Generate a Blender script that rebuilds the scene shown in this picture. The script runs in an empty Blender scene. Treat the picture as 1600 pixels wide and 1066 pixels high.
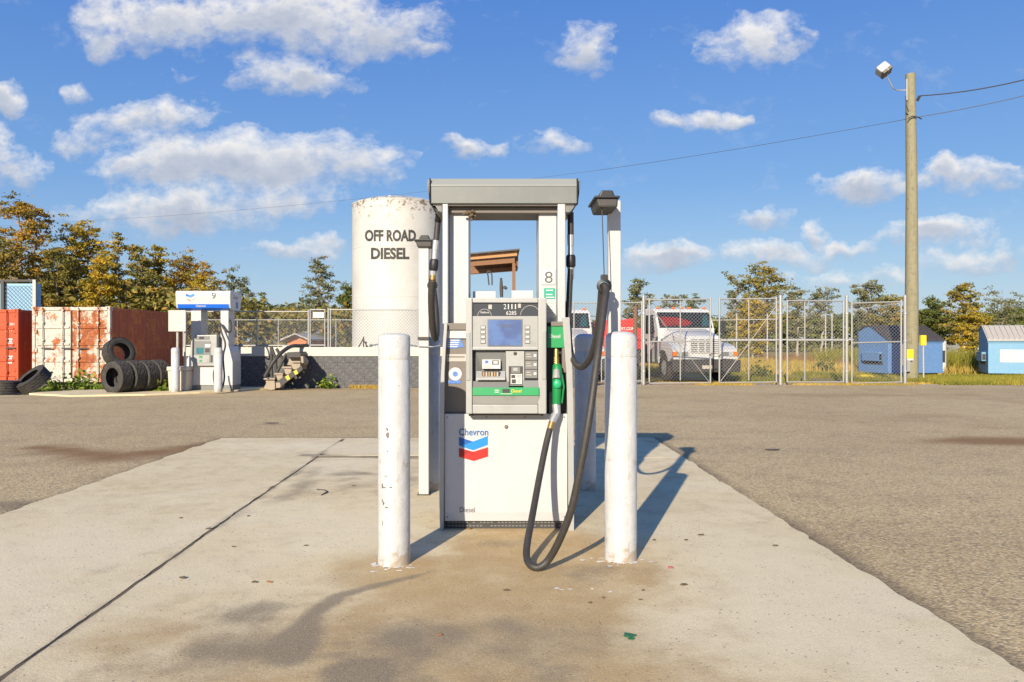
import bpy, bmesh, math, random
import numpy as np
from mathutils import Vector, Matrix
S = bpy.context.scene
COL = S.collection
R = math.radians
H, F, CX, CY = 1.42, 1200.0, 780.0, 533.0     # eye height, focal length and vanishing point used to lay out the place
def P(px, py, Y): return Vector(((px-CX)/F*Y, Y, H+(CY-py)/F*Y))
def G(px, py):
    Y = F*H/(py-CY); return Vector(((px-CX)/F*Y, Y, 0))
def X(px, Y): return (px-CX)/F*Y
def Z(py, Y): return H+(CY-py)/F*Y

# ------------------------------------------------------------------ camera
cam = bpy.data.cameras.new('camera'); cam.lens = 27.0; cam.sensor_width = 36.0; cam.shift_x = 20/1600
cam.clip_start = 0.05; cam.clip_end = 3000
co = bpy.data.objects.new('camera', cam); COL.objects.link(co)
co.location = (0, 0, H); co.rotation_euler = (R(90), 0, 0); S.camera = co

# ------------------------------------------------------------------ light
SUN = Vector((.765, 2.17, -1.0))
EL = math.atan2(1, math.hypot(SUN.x, SUN.y)); AZ = math.atan2(-SUN.x, -SUN.y)
sl = bpy.data.lights.new('sun', 'SUN'); sl.energy = 5.0; sl.angle = R(.55); sl.color = (1.0, .885, .70)
so = bpy.data.objects.new('sun', sl); COL.objects.link(so); so.rotation_euler = SUN.to_track_quat('-Z', 'Y').to_euler()
S.view_settings.view_transform = 'Standard'; S.view_settings.look = 'None'
S.view_settings.exposure = 0.55; S.view_settings.gamma = 1.0

# ------------------------------------------------------------------ node helpers
class NT:
    def __init__(s, tree): s.t = tree; s.n = tree.nodes; s.l = tree.links
    def new(s, typ, **kw):
        n = s.n.new(typ)
        for k, v in kw.items(): setattr(n, k, v)
        return n
    def put(s, sock, v):
        if v is None: return
        if isinstance(v, bpy.types.NodeSocket): s.l.new(v, sock)
        else:
            if sock.type == 'RGBA' and len(v) == 3: v = (*v, 1)
            sock.default_value = v
    def m(s, op, a, b=None, c=None, clamp=False):
        n = s.new('ShaderNodeMath', operation=op, use_clamp=clamp)
        for i, v in enumerate((a, b, c)): s.put(n.inputs[i], v)
        return n.outputs[0]
    def vm(s, op, a, b=None, c=None):
        n = s.new('ShaderNodeVectorMath', operation=op)
        for i, v in enumerate((a, b, c)): s.put(n.inputs[i], v)
        return n.outputs['Value'] if op in ('LENGTH', 'DOT_PRODUCT', 'DISTANCE') else n.outputs[0]
    def sep(s, v):
        n = s.new('ShaderNodeSeparateXYZ'); s.put(n.inputs[0], v); return n.outputs
    def comb(s, x, y, z):
        n = s.new('ShaderNodeCombineXYZ')
        for i, v in enumerate((x, y, z)): s.put(n.inputs[i], v)
        return n.outputs[0]
    def noise(s, vec, scale, detail=4, rough=.55, dist=0, color=False):
        n = s.new('ShaderNodeTexNoise'); s.put(n.inputs['Vector'], vec)
        n.inputs['Scale'].default_value = scale; n.inputs['Detail'].default_value = detail
        n.inputs['Roughness'].default_value = rough; n.inputs['Distortion'].default_value = dist
        return n.outputs['Color'] if color else n.outputs['Fac']
    def voro(s, vec, scale, feature='F1', out='Distance'):
        n = s.new('ShaderNodeTexVoronoi', feature=feature); s.put(n.inputs['Vector'], vec); n.inputs['Scale'].default_value = scale
        return n.outputs[out]
    def mr(s, v, a, b, c=0., d=1., smooth=True):
        n = s.new('ShaderNodeMapRange', interpolation_type='SMOOTHSTEP' if smooth else 'LINEAR'); s.put(n.inputs[0], v)
        for i, q in enumerate((a, b, c, d)): s.put(n.inputs[i+1], q)
        return n.outputs[0]
    def mix(s, f, a, b, blend='MIX'):
        n = s.new('ShaderNodeMix', data_type='RGBA', blend_type=blend); s.put(n.inputs[0], f); s.put(n.inputs[6], a); s.put(n.inputs[7], b)
        return n.outputs[2]
    def ramp(s, f, stops):
        n = s.new('ShaderNodeValToRGB'); s.put(n.inputs[0], f); e = n.color_ramp.elements
        while len(e) < len(stops): e.new(.5)
        for q, (p, c) in zip(e, stops): q.position = p; q.color = (*c, 1)
        return n.outputs[0]
    def attr(s, name, out='Color'):
        return s.new('ShaderNodeAttribute', attribute_name=name).outputs[out]
    def bump(s, h, strength=.3, dist=.01, normal=None):
        n = s.new('ShaderNodeBump'); s.put(n.inputs['Height'], h); n.inputs['Strength'].default_value = strength
        n.inputs['Distance'].default_value = dist; s.put(n.inputs['Normal'], normal); return n.outputs[0]

# ------------------------------------------------------------------ sky with clouds
W = bpy.data.worlds.new('World'); S.world = W; W.use_nodes = True
t = NT(W.node_tree); t.n.clear()
D = t.new('ShaderNodeTexCoord').outputs['Generated']
sky = t.new('ShaderNodeTexSky', sky_type='NISHITA', sun_disc=False)
sky.sun_elevation = EL; sky.sun_rotation = AZ; sky.air_density = 1.25; sky.dust_density = .35; sky.ozone_density = 2.2; sky.altitude = 0
dx, dy, dz = t.sep(D)
dyc = t.m('MAXIMUM', dy, .05)
uv0 = t.comb(t.m('DIVIDE', dx, dyc), t.m('DIVIDE', dz, dyc), 0.)
wob = t.vm('SUBTRACT', t.noise(uv0, 6.0, 3, .6, color=True), (.5, .5, .5))
wob2 = t.vm('SUBTRACT', t.noise(uv0, 28.0, 3, .6, color=True), (.5, .5, .5))
uv = t.vm('MULTIPLY_ADD', wob, (.13, .085, 0), uv0)
uv = t.vm('MULTIPLY_ADD', wob2, (.034, .028, 0), uv)
BL = [(250,25,140,52,1.1),(430,22,210,75,1.15),(590,45,120,56,1.05),(165,55,48,34,.9),(655,80,34,20,.6),(395,110,35,30,.6),
      (470,118,115,34,1.15),(120,140,32,20,.9),(230,190,130,36,.95),(300,185,85,40,.95),(135,215,65,28,.8),(240,225,70,14,.5),
      (390,262,245,58,1.3),(215,262,75,24,.9),(265,333,200,38,1.15),(430,318,130,26,1.0),(0,155,32,30,1.1),(25,262,70,36,.95),(-30,235,60,40,.8),
      (300,105,26,20,.45),(918,72,56,52,.85),(1175,62,82,46,1.0),(1120,78,40,26,.7),(1245,50,25,20,.45),
      (725,226,42,24,1.05),(785,229,28,15,.6),(870,219,52,25,1.05),(1040,188,52,20,.95),(1110,181,55,20,.9),(1160,176,35,17,.8),
      (1345,300,78,32,1.05),(1490,282,110,30,1.05),(1410,295,70,22,.9),(1565,268,50,12,.6),
      (1195,336,58,20,.95),(1272,365,34,18,1.05),(1060,405,110,22,.85),(1190,392,110,22,.95),(1320,384,60,17,.8),
      (1470,368,110,25,1.0),(1330,428,130,20,.75),(1540,405,110,24,.85),(450,386,95,16,.7),(525,372,55,14,.75),(640,243,18,12,.4),(120,320,60,14,.5),(700,420,90,14,.5)]
dens = None; wsum = None; ssum = None
for (px, py, a, b, k) in BL:
    u0, v0 = (px-CX)/F, (CY-py)/F; ia, ib = F/a, F/b
    q = t.vm('MULTIPLY_ADD', uv, (ia, ib, 0), (-u0*ia, -v0*ib, 0))
    w = t.m('MULTIPLY', t.m('SUBTRACT', 1.15, t.vm('LENGTH', q), clamp=True), k)
    sy = t.m('MULTIPLY', w, t.sep(q)[1])
    dens = w if dens is None else t.m('SMOOTH_MAX', dens, w, .12)
    wsum = w if wsum is None else t.m('ADD', wsum, w)
    ssum = sy if ssum is None else t.m('ADD', ssum, sy)
nz = t.noise(t.vm('MULTIPLY', uv, (1, 1.5, 1)), 10.0, 8, .66)
nzf = t.noise(t.vm('MULTIPLY', uv0, (1, 1.4, 1)), 38.0, 6, .6)
front = t.m('MULTIPLY', t.mr(dy, .25, .45), t.mr(t.m('ABSOLUTE', t.sep(uv0)[0]), .9, .75))
dome = t.vm('DIVIDE', D, t.comb(t.m('ADD', t.m('ABSOLUTE', dz), .15), t.m('ADD', t.m('ABSOLUTE', dz), .15), 1.))
gen = t.m('MULTIPLY', t.mr(t.noise(dome, 1.6, 6, .6), .56, .80, 0, 1.0), t.mr(dz, 0., .08))
dpl = t.m('ADD', t.m('ADD', t.m('MULTIPLY', dens, .86), t.m('MULTIPLY', t.m('SUBTRACT', nz, .52), 2.3)), t.m('MULTIPLY', t.m('SUBTRACT', nzf, .5), 1.0))
dpl = t.m('MULTIPLY', dpl, t.mr(dens, .02, .22))
dall = t.m('ADD', t.m('MULTIPLY', dpl, front), t.m('MULTIPLY', gen, t.m('SUBTRACT', 1., front)))
alpha = t.mr(dall, .06, .78, 0, 1, False)
vert = t.m('DIVIDE', ssum, t.m('ADD', wsum, .02))
lit = t.m('ADD', t.m('ADD', t.m('MULTIPLY', vert, .68), .55), t.m('MULTIPLY', t.m('SUBTRACT', nzf, .5), 1.1))
thick = t.mr(dall, .5, 1.25)
lit = t.m('SUBTRACT', lit, t.m('MULTIPLY', thick, .36))
lit = t.m('ADD', t.m('MULTIPLY', lit, front), t.m('MULTIPLY', .75, t.m('SUBTRACT', 1., front)))
ccol = t.ramp(lit, [(0., (.40, .45, .55)), (.35, (.54, .57, .64)), (.65, (.74, .735, .74)), (1., (.88, .86, .83))])
hs = t.new('ShaderNodeHueSaturation'); hs.inputs['Saturation'].default_value = 1.12; hs.inputs['Value'].default_value = 1.0
t.l.new(sky.outputs[0], hs.inputs['Color'])
grad = t.ramp(t.mr(dz, -.02, .55, 0, 1, False), [(0., (4.2, 5.6, 6.9)), (.12, (2.9, 4.6, 6.9)), (.38, (1.35, 3.05, 6.6)), (.75, (.66, 2.0, 6.1)), (1., (.50, 1.7, 5.6))])
skyc = t.mix(.74, hs.outputs[0], grad)
SKYK = .080
bg1 = t.new('ShaderNodeBackground'); t.put(bg1.inputs[0], skyc); bg1.inputs[1].default_value = SKYK
bg2 = t.new('ShaderNodeBackground'); t.put(bg2.inputs[0], ccol); bg2.inputs[1].default_value = .76
mx = t.new('ShaderNodeMixShader'); t.put(mx.inputs[0], t.m('MULTIPLY', alpha, .93)); t.l.new(bg1.outputs[0], mx.inputs[1]); t.l.new(bg2.outputs[0], mx.inputs[2])
t.l.new(mx.outputs[0], t.new('ShaderNodeOutputWorld').inputs[0])

# ------------------------------------------------------------------ mesh helpers
class MB:
    def __init__(s): s.v = []; s.f = []
    def add(s, v, f):
        o = len(s.v); s.v += [tuple(q) for q in v]; s.f += [tuple(i+o for i in q) for q in f]; return s
    def box(s, x0, x1, y0, y1, z0, z1):
        v = [(x, y, z) for x in (x0, x1) for y in (y0, y1) for z in (z0, z1)]
        return s.add(v, [(0,1,3,2),(4,6,7,5),(0,4,5,1),(2,3,7,6),(0,2,6,4),(1,5,7,3)])
    def prism(s, poly, axis, a, b):
        n = len(poly)
        def mk(u, w, c): return {'x': (c, u, w), 'y': (u, c, w), 'z': (u, w, c)}[axis]
        v = [mk(u, w, a) for u, w in poly] + [mk(u, w, b) for u, w in poly]
        f = [tuple(range(n-1, -1, -1)), tuple(range(n, 2*n))] + [(i, (i+1) % n, n+(i+1) % n, n+i) for i in range(n)]
        return s.add(v, f)
    def tube(s, path, r, n=8, caps=True):
        path = [Vector(p) for p in path]; m = len(path); rs = r if isinstance(r, (list, tuple)) else [r]*m
        v = []; prev = None
        for i, p in enumerate(path):
            tg = (path[min(i+1, m-1)]-path[max(i-1, 0)]).normalized()
            if prev is None:
                ref = Vector((0, 0, 1)) if abs(tg.z) < .9 else Vector((1, 0, 0)); nx = tg.cross(ref).normalized()
            else:
                nx = (prev-tg*prev.dot(tg)).normalized()
            prev = nx; ny = tg.cross(nx)
            for k in range(n):
                a = 2*math.pi*k/n; v.append(p+(nx*math.cos(a)+ny*math.sin(a))*rs[i])
        f = [(i*n+k, i*n+(k+1) % n, (i+1)*n+(k+1) % n, (i+1)*n+k) for i in range(m-1) for k in range(n)]
        if caps: f += [tuple(range(n-1, -1, -1)), tuple(range((m-1)*n, m*n))]
        return s.add(v, f)
    def lathe(s, prof, n=24, c=(0, 0, 0), mat=None, closed=False):
        M = mat or Matrix.Identity(3); c = Vector(c); m = len(prof)
        v = [c+M @ Vector((r*math.cos(2*math.pi*k/n), r*math.sin(2*math.pi*k/n), h)) for r, h in prof for k in range(n)]
        f = [(i*n+k, i*n+(k+1) % n, ((i+1) % m)*n+(k+1) % n, ((i+1) % m)*n+k) for i in range(m if closed else m-1) for k in range(n)]
        if not closed:
            if prof[0][0] > 1e-6: f.append(tuple(range(n-1, -1, -1)))
            if prof[-1][0] > 1e-6: f.append(tuple(range((m-1)*n, m*n)))
        return s.add(v, f)
    def build(s, name, mat, parent=None, bevel=0, seg=2, smooth=None):
        off = Vector((0, 0, 0)); q = parent
        while q is not None and q.parent is not None: q = q.parent
        if q is not None: off = q.location.copy()
        me = bpy.data.meshes.new(name)
        bm = bmesh.new(); vs = [bm.verts.new((x-off.x, y-off.y, z-off.z)) for x, y, z in s.v]
        for f in s.f:
            try: bm.faces.new([vs[i] for i in f])
            except ValueError: pass
        bmesh.ops.remove_doubles(bm, verts=bm.verts, dist=1e-6)
        bmesh.ops.recalc_face_normals(bm, faces=bm.faces)
        if bevel:
            es = [e for e in bm.edges if len(e.link_faces) == 2 and e.calc_face_angle(0) > .45]
            bmesh.ops.bevel(bm, geom=es, offset=bevel, segments=seg, affect='EDGES', profile=.6, clamp_overlap=True)
        bm.to_mesh(me); bm.free()
        if smooth:
            for p in me.polygons: p.use_smooth = True
            me.set_sharp_from_angle(angle=R(smooth if smooth and smooth is not True else 40))
        me.materials.append(mat)
        o = bpy.data.objects.new(name, me); COL.objects.link(o)
        if parent is not None: o.parent = parent
        return o
def tag(o, label, cat, group=None):
    o['label'] = label; o['category'] = cat
    if group: o['group'] = group
    return o
def thing(name, label, cat, loc=(0, 0, 0), group=None):
    o = bpy.data.objects.new(name, None); COL.objects.link(o); o.location = loc; o.empty_display_size = .2
    return tag(o, label, cat, group)
def struct(o): o['kind'] = 'structure'; return o
def stuff(o, label=None, cat=None):
    o['kind'] = 'stuff'
    if label: o['label'] = label; o['category'] = cat
    return o
def copytree(o, parent=None):
    c = o.copy(); COL.objects.link(c); c.parent = parent
    for ch in list(o.children): copytree(ch, c)
    return c
def place(o, loc, rz=0, label=None):
    o.location = loc; o.rotation_euler = (0, 0, rz)
    if label: o['label'] = label
    return o
def wv(o, loc=None): return o
def text_data(s, offset=0.0):
    cu = bpy.data.curves.new('tmp', 'FONT'); cu.body = s; cu.size = 1; cu.resolution_u = 3; cu.offset = offset; cu.align_x = 'LEFT'
    ob = bpy.data.objects.new('tmp', cu); COL.objects.link(ob)
    dg = bpy.context.evaluated_depsgraph_get(); dg.update()
    me = bpy.data.meshes.new_from_object(ob.evaluated_get(dg))
    v = [tuple(q.co) for q in me.vertices]; f = [tuple(p.vertices) for p in me.polygons]
    bpy.data.objects.remove(ob); bpy.data.curves.remove(cu); bpy.data.meshes.remove(me)
    a = np.array(v); mn = a.min(0); mxx = a.max(0); a[:, 0] = (a[:, 0]-mn[0])/(mxx[0]-mn[0]); a[:, 1] = (a[:, 1]-mn[1])/(mxx[1]-mn[1])
    return a, f
def text_flat(s, x0, x1, z0, z1, y, name, mat, parent, offset=0., mapf=None):
    a, f = text_data(s, offset); mb = MB()
    mb.add([(x0+(x1-x0)*q[0], y, z0+(z1-z0)*q[1]) if mapf is None else mapf(q[0], q[1]) for q in a], f)
    me_o = mb.build(name, mat, parent)
    return me_o
def flatpoly(pts, y, name, mat, parent, back=.002):      # a thin sticker whose outline is given in x, z
    return MB().prism(pts, 'y', y, y+back).build(name, mat, parent)

# ------------------------------------------------------------------ materials
def newmat(name):
    m = bpy.data.materials.new(name); m.use_nodes = True; t = NT(m.node_tree); b = t.n['Principled BSDF']
    return m, t, b
def paint(name, col, rough=.5, dirt=.25, dcol=(.16, .13, .10), scale=6., metal=0., bump=.05, spec=.5, streak=0., var=.08):
    m, t, b = newmat(name); oc = t.new('ShaderNodeTexCoord').outputs['Object']
    n1 = t.noise(oc, scale, 6, .65); n2 = t.noise(oc, scale*9, 5, .7); n3 = t.noise(oc, scale*.35, 3, .5)
    c = t.mix(t.m('MULTIPLY', t.m('SUBTRACT', n3, .5), var*4), col, tuple(q*.8 for q in col))
    k = t.m('MULTIPLY', t.mr(t.m('ADD', n1, t.m('MULTIPLY', t.m('SUBTRACT', n2, .5), .5)), .46, .85), dirt)
    if streak:
        st = t.noise(t.vm('MULTIPLY', oc, (1, 1, .06)), scale*4, 4, .6)
        k = t.m('ADD', k, t.m('MULTIPLY', t.mr(st, .52, .8), streak), clamp=True)
    c = t.mix(k, c, dcol); t.put(b.inputs['Base Color'], c)
    t.put(b.inputs['Roughness'], t.m('ADD', rough-.08, t.m('MULTIPLY', n1, .16)))
    b.inputs['Metallic'].default_value = metal; b.inputs['Specular IOR Level'].default_value = spec
    if bump: t.put(b.inputs['Normal'], t.bump(t.m('ADD', n2, t.m('MULTIPLY', n1, .5)), bump, .004))
    return m
M = {}
M['white'] = paint('white_enamel', (.48, .475, .46), .42, .22, (.42, .36, .28), 5, streak=.10)
def bollard_mat():
    m, t, b = newmat('bollard_paint'); oc = t.new('ShaderNodeTexCoord').outputs['Object']
    lump = t.noise(oc, 14., 3, .5); n1 = t.noise(oc, 5., 6, .65); sc = t.noise(t.vm('MULTIPLY', oc, (1, 1, .12)), 26., 5, .7); pt = t.noise(oc, 34., 5, .7)
    c = t.mix(t.mr(n1, .35, .75), (.50, .50, .495), (.43, .425, .40)); c = t.mix(t.m('MULTIPLY', t.mr(sc, .56, .72), .45), c, (.24, .21, .17))
    c = t.mix(t.m('MULTIPLY', t.mr(pt, .66, .70), .75), c, (.16, .12, .08)); c = t.mix(t.m('MULTIPLY', t.mr(t.m('ADD', t.noise(oc, 9., 5, .7), t.m('MULTIPLY', t.mr(t.sep(oc)[2], .22, .0), .16)), .60, .72), .55), c, (.30, .19, .09))
    t.put(b.inputs['Base Color'], c); t.put(b.inputs['Roughness'], t.m('ADD', .42, t.m('MULTIPLY', n1, .25)))
    t.put(b.inputs['Normal'], t.bump(t.m('ADD', lump, t.m('MULTIPLY', pt, .25)), .6, .010)); return m
M['bollard'] = bollard_mat()
M['panel'] = paint('pump_panel', (.475, .48, .485), .38, .2, (.30, .25, .18), 3.5, streak=.12)
M['silver'] = paint('silver_plastic', (.32, .32, .31), .42, .55, (.16, .145, .12), 11, metal=.1)
M['silver_d'] = paint('grey_plastic', (.165, .17, .165), .5, .3, (.14, .12, .10), 9)
M['silver_l'] = paint('light_aluminium', (.37, .37, .36), .38, .38, (.20, .175, .14), 9, metal=.15, streak=.12)
M['column'] = paint('column_sheet', (.435, .44, .445), .40, .2, (.26, .23, .18), 4, metal=.05, streak=.14)
M['header'] = paint('header_grey', (.145, .155, .15), .45, .22, (.30, .27, .22), 4, streak=.08)
M['header_l'] = paint('header_trim', (.24,.25,.235), .42, .2, (.26, .23, .19), 4)
M['brown'] = paint('dusty_steel', (.155, .135, .115), .6, .4, (.13, .10, .08), 10)
M['black'] = paint('black_plastic', (.012, .013, .016), .5, .2, (.06, .055, .05), 10)
M['rubber'] = paint('hose_rubber', (.035, .031, .028), .55, .5, (.10, .085, .07), 25, bump=.2)
M['tyre'] = paint('tyre_rubber', (.040, .036, .032), .8, .6, (.14, .115, .09), 8, bump=.3)
M['green'] = paint('green_plastic', (.015, .27, .085), .4, .15, (.05, .16, .07), 12)
M['green_d'] = paint('green_nozzle', (.01, .22, .06), .35, .35, (.06, .10, .05), 30)
M['green_b'] = paint('green_button', (.02, .38, .16), .35, .1, (.04, .2, .1), 20)
M['brass'] = paint('brass', (.48, .30, .12), .38, .4, (.14, .10, .06), 30, metal=.8)
M['steel'] = paint('galvanised_steel', (.50, .50, .49), .42, .25, (.26, .24, .21), 20, metal=.6)
M['zinc'] = paint('fence_zinc', (.36, .355, .34), .5, .3, (.26, .22, .18), 9, metal=.35)
M['blue_txt'] = paint('blue_ink', (.015, .11, .32), .5, .0, bump=0, var=0)
M['emb_b1'] = paint('emblem_dark_blue', (.006, .085, .34), .4, 0, bump=0, var=0)
M['emb_b2'] = paint('emblem_blue', (.01, .21, .56), .4, 0, bump=0, var=0)
M['emb_r1'] = paint('emblem_dark_red', (.30, .01, .01), .4, 0, bump=0, var=0)
M['emb_r2'] = paint('emblem_red', (.56, .02, .015), .4, 0, bump=0, var=0)
M['ink'] = paint('grey_ink', (.10, .095, .09), .6, 0, bump=0, var=0)
M['ink_w'] = paint('white_ink', (.56, .56, .54), .6, 0, bump=0, var=0)
M['sticker'] = paint('sticker_white', (.52, .52, .51), .45, .12, (.5, .45, .38), 20)
M['sticker_b'] = paint('sticker_blue', (.06, .16, .45), .45, .5, (.6, .65, .72), 60)
M['sticker_g'] = paint('sticker_green', (.01, .30, .20), .45, .1, (.3, .4, .35), 40)
M['stain_txt'] = paint('tank_lettering', (.035, .033, .032), .7, .25, (.5, .48, .44), 14)
M['wood'] = paint('weathered_wood', (.22, .11, .055), .8, .5, (.10, .06, .04), 7, bump=.3, streak=.2)
M['wood_l'] = paint('fresh_lumber', (.42, .22, .095), .75, .35, (.22, .12, .06), 7, bump=.2)
M['yellow'] = paint('yellow_paint', (.75, .55, .02), .5, .2, (.3, .22, .05), 12)
M['red'] = paint('red_paint', (.60, .02, .015), .42, .18, (.3, .05, .03), 5)
M['truck'] = paint('truck_white', (.56, .56, .545), .32, .14, (.45, .40, .33), 4)
M['orange'] = paint('orange_lens', (.75, .17, .01), .25, .1, (.3, .1, .02), 20)
M['lens'] = paint('clear_lens', (.42, .45, .44), .15, .2, (.2, .2, .2), 30)
M['dump_b'] = paint('dumpster_blue', (.10, .21, .42), .55, .75, (.21, .28, .40), 7, bump=.3, streak=.4)
M['dump_l'] = paint('dumpster_light_blue', (.14, .31, .47), .55, .65, (.29, .38, .42), 7, bump=.3, streak=.36)
M['lid_d'] = paint('dark_lid', (.060, .052, .050), .55, .35, (.13, .11, .10), 6)
M['lid_g'] = paint('grey_lid', (.40, .37, .33), .6, .35, (.22, .19, .16), 6)
M['beige'] = paint('beige_bin', (.52, .46, .38), .6, .3, (.3, .25, .2), 5, streak=.15)
M['blue_band'] = paint('blue_band', (.01, .13, .62), .35, .1, (.02, .1, .4), 5)
M['cage'] = paint('light_blue_panel', (.24, .46, .66), .5, .3, (.3, .45, .55), 5, streak=.2)
M['curb'] = paint('white_curb', (.52, .50, .44), .75, .4, (.38, .32, .26), 3, bump=.25, streak=.2)
M['block_d'] = paint('dark_block_paint', (.075, .075, .08), .7, .75, (.34, .325, .30), 9, bump=.35, streak=.22)
M['mortar'] = paint('pale_mortar', (.27,.255,.235), .9, .5, (.12, .11, .10), 12, bump=.4)
M['stair'] = paint('stair_concrete', (.34, .28, .21), .85, .45, (.17, .14, .11), 9, bump=.4)
M['iron'] = paint('dark_iron', (.045, .042, .04), .6, .4, (.12, .09, .07), 14)
M['bark'] = paint('tree_bark', (.20, .165, .13), .9, .5, (.09, .075, .06), 3, bump=.5)
M['bark_l'] = paint('pale_bark', (.36, .31, .26), .9, .5, (.18, .15, .12), 3, bump=.5)
M['pole'] = paint('pole_timber', (.25, .225, .14), .85, .75, (.10, .095, .06), 7, bump=.7, streak=.65, var=.2)
M['brick'] = paint('orange_house', (.62, .22, .08), .8, .3, (.4, .2, .1), 2)
M['roof_b'] = paint('pale_roof', (.42, .40, .37), .8, .3, (.3, .28, .25), 1)
M['nest'] = paint('mud_nest', (.14, .10, .06), .95, .5, (.05, .035, .02), 40, bump=.6)
M['leaf_br'] = paint('dry_leaf', (.10, .075, .05), .7, .3, (.2, .13, .07), 40)
M['leaf_or'] = paint('rust_leaf', (.26, .12, .055), .7, .3, (.12, .06, .03), 40)
M['leaf_gr'] = paint('green_leaf', (.01, .12, .05), .5, .2, (.02, .06, .03), 40)
M['cap_r'] = paint('red_cap', (.45, .14, .13), .5, .3, (.6, .45, .4), 60)
M['soil'] = paint('joint_soil', (.13, .095, .06), .95, .5, (.06, .045, .03), 20, bump=.5)
M['flake'] = paint('paint_flake', (.66, .65, .61), .6, .2, (.5, .45, .36), 40)

def tank_mat():
    m, t, b = newmat('tank_paint'); oc = t.new('ShaderNodeTexCoord').outputs['Object']; z = t.sep(oc)[2]
    n1 = t.noise(oc, 1.1, 6, .6); st = t.noise(t.vm('MULTIPLY', oc, (1, 1, .08)), 3.0, 5, .65); sp = t.noise(oc, 5.5, 6, .7)
    c = t.mix(t.mr(n1, .35, .75), (.52, .51, .475), (.46, .44, .395))
    c = t.mix(t.m('MULTIPLY', t.mr(st, .55, .8), .35), c, (.45, .38, .29))
    rim = t.mr(z, 4.9, 6.3)
    c = t.mix(t.m('MULTIPLY', t.mr(t.m('ADD', sp, t.m('MULTIPLY', rim, .12)), .62, .72), t.m('ADD', .12, t.m('MULTIPLY', rim, .75))), c, (.13, .075, .04))
    t.put(b.inputs['Base Color'], c); b.inputs['Roughness'].default_value = .55
    t.put(b.inputs['Normal'], t.bump(t.noise(oc, 1.6, 2), .25, .03)); return m
M['tank'] = tank_mat()
def rust_mat(name, base, rust=(.30, .075, .018), amount=.5, dark=(.09, .03, .015)):
    m, t, b = newmat(name); oc = t.new('ShaderNodeTexCoord').outputs['Object']
    n1 = t.noise(oc, 1.5, 7, .68); n2 = t.noise(oc, 9., 6, .7); st = t.noise(t.vm('MULTIPLY', oc, (1, 1, .1)), 5., 5, .6)
    k = t.m('ADD', n1, t.m('MULTIPLY', t.m('SUBTRACT', n2, .5), .55)); k = t.m('ADD', k, t.m('MULTIPLY', t.m('SUBTRACT', st, .5), .35))
    lo = .72-amount*.42
    rc = t.ramp(n2, [(.25, dark), (.5, rust), (.72, (.52, .21, .055))])
    c = t.mix(t.mr(k, lo, lo+.09), t.mix(t.mr(n2, .3, .8), base, tuple(q*.78 for q in base)), rc)
    t.put(b.inputs['Base Color'], c); b.inputs['Roughness'].default_value = .75
    t.put(b.inputs['Normal'], t.bump(t.m('ADD', n2, k), .35, .01)); return m
M['rust_w'] = rust_mat('white_rusted', (.52, .485, .42), amount=.46)
M['rust_p'] = rust_mat('white_more_rusted', (.50, .44, .36), amount=.74)
M['rust_s'] = rust_mat('red_oxide_side', (.46, .115, .045), (.55, .16, .04), .50, (.10, .028, .014))
M['oxide'] = rust_mat('orange_red_container', (.50, .085, .030), (.36, .06, .02), .22)
M['oxide_s'] = rust_mat('orange_red_side', (.36, .07, .025), (.22, .06, .02), .4)

def glass_mat(name, col, rough=.08):
    m, t, b = newmat(name); b.inputs['Base Color'].default_value = (*col, 1); b.inputs['Roughness'].default_value = rough
    b.inputs['Specular IOR Level'].default_value = .8; return m
M['glass'] = glass_mat('cab_glass', (.02, .035, .04))
M['disp'] = glass_mat('display_glass', (.045, .047, .055), .2)
m_, t_, b_ = newmat('windscreen_glass'); b_.inputs['Base Color'].default_value = (.02, .03, .035, 1); b_.inputs['Roughness'].default_value = .05
tp_ = t_.new('ShaderNodeBsdfTransparent'); mx_ = t_.new('ShaderNodeMixShader'); mx_.inputs[0].default_value = .25; t_.l.new(tp_.outputs[0], mx_.inputs[1]); t_.l.new(b_.outputs[0], mx_.inputs[2]); t_.l.new(mx_.outputs[0], t_.n['Material Output'].inputs[0]); M['wglass'] = m_
M['tblu'] = glass_mat('teal_glass', (.03, .16, .20))
def screen_mat():
    m, t, b = newmat('lcd_screen'); oc = t.new('ShaderNodeTexCoord').outputs['Object']
    c = t.mix(t.mr(t.noise(oc, 9., 2), .4, .7), (.10, .17, .36), (.075, .11, .25)); t.put(b.inputs['Base Color'], c); b.inputs['Roughness'].default_value = .25
    return m
M['screen'] = screen_mat()

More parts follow.
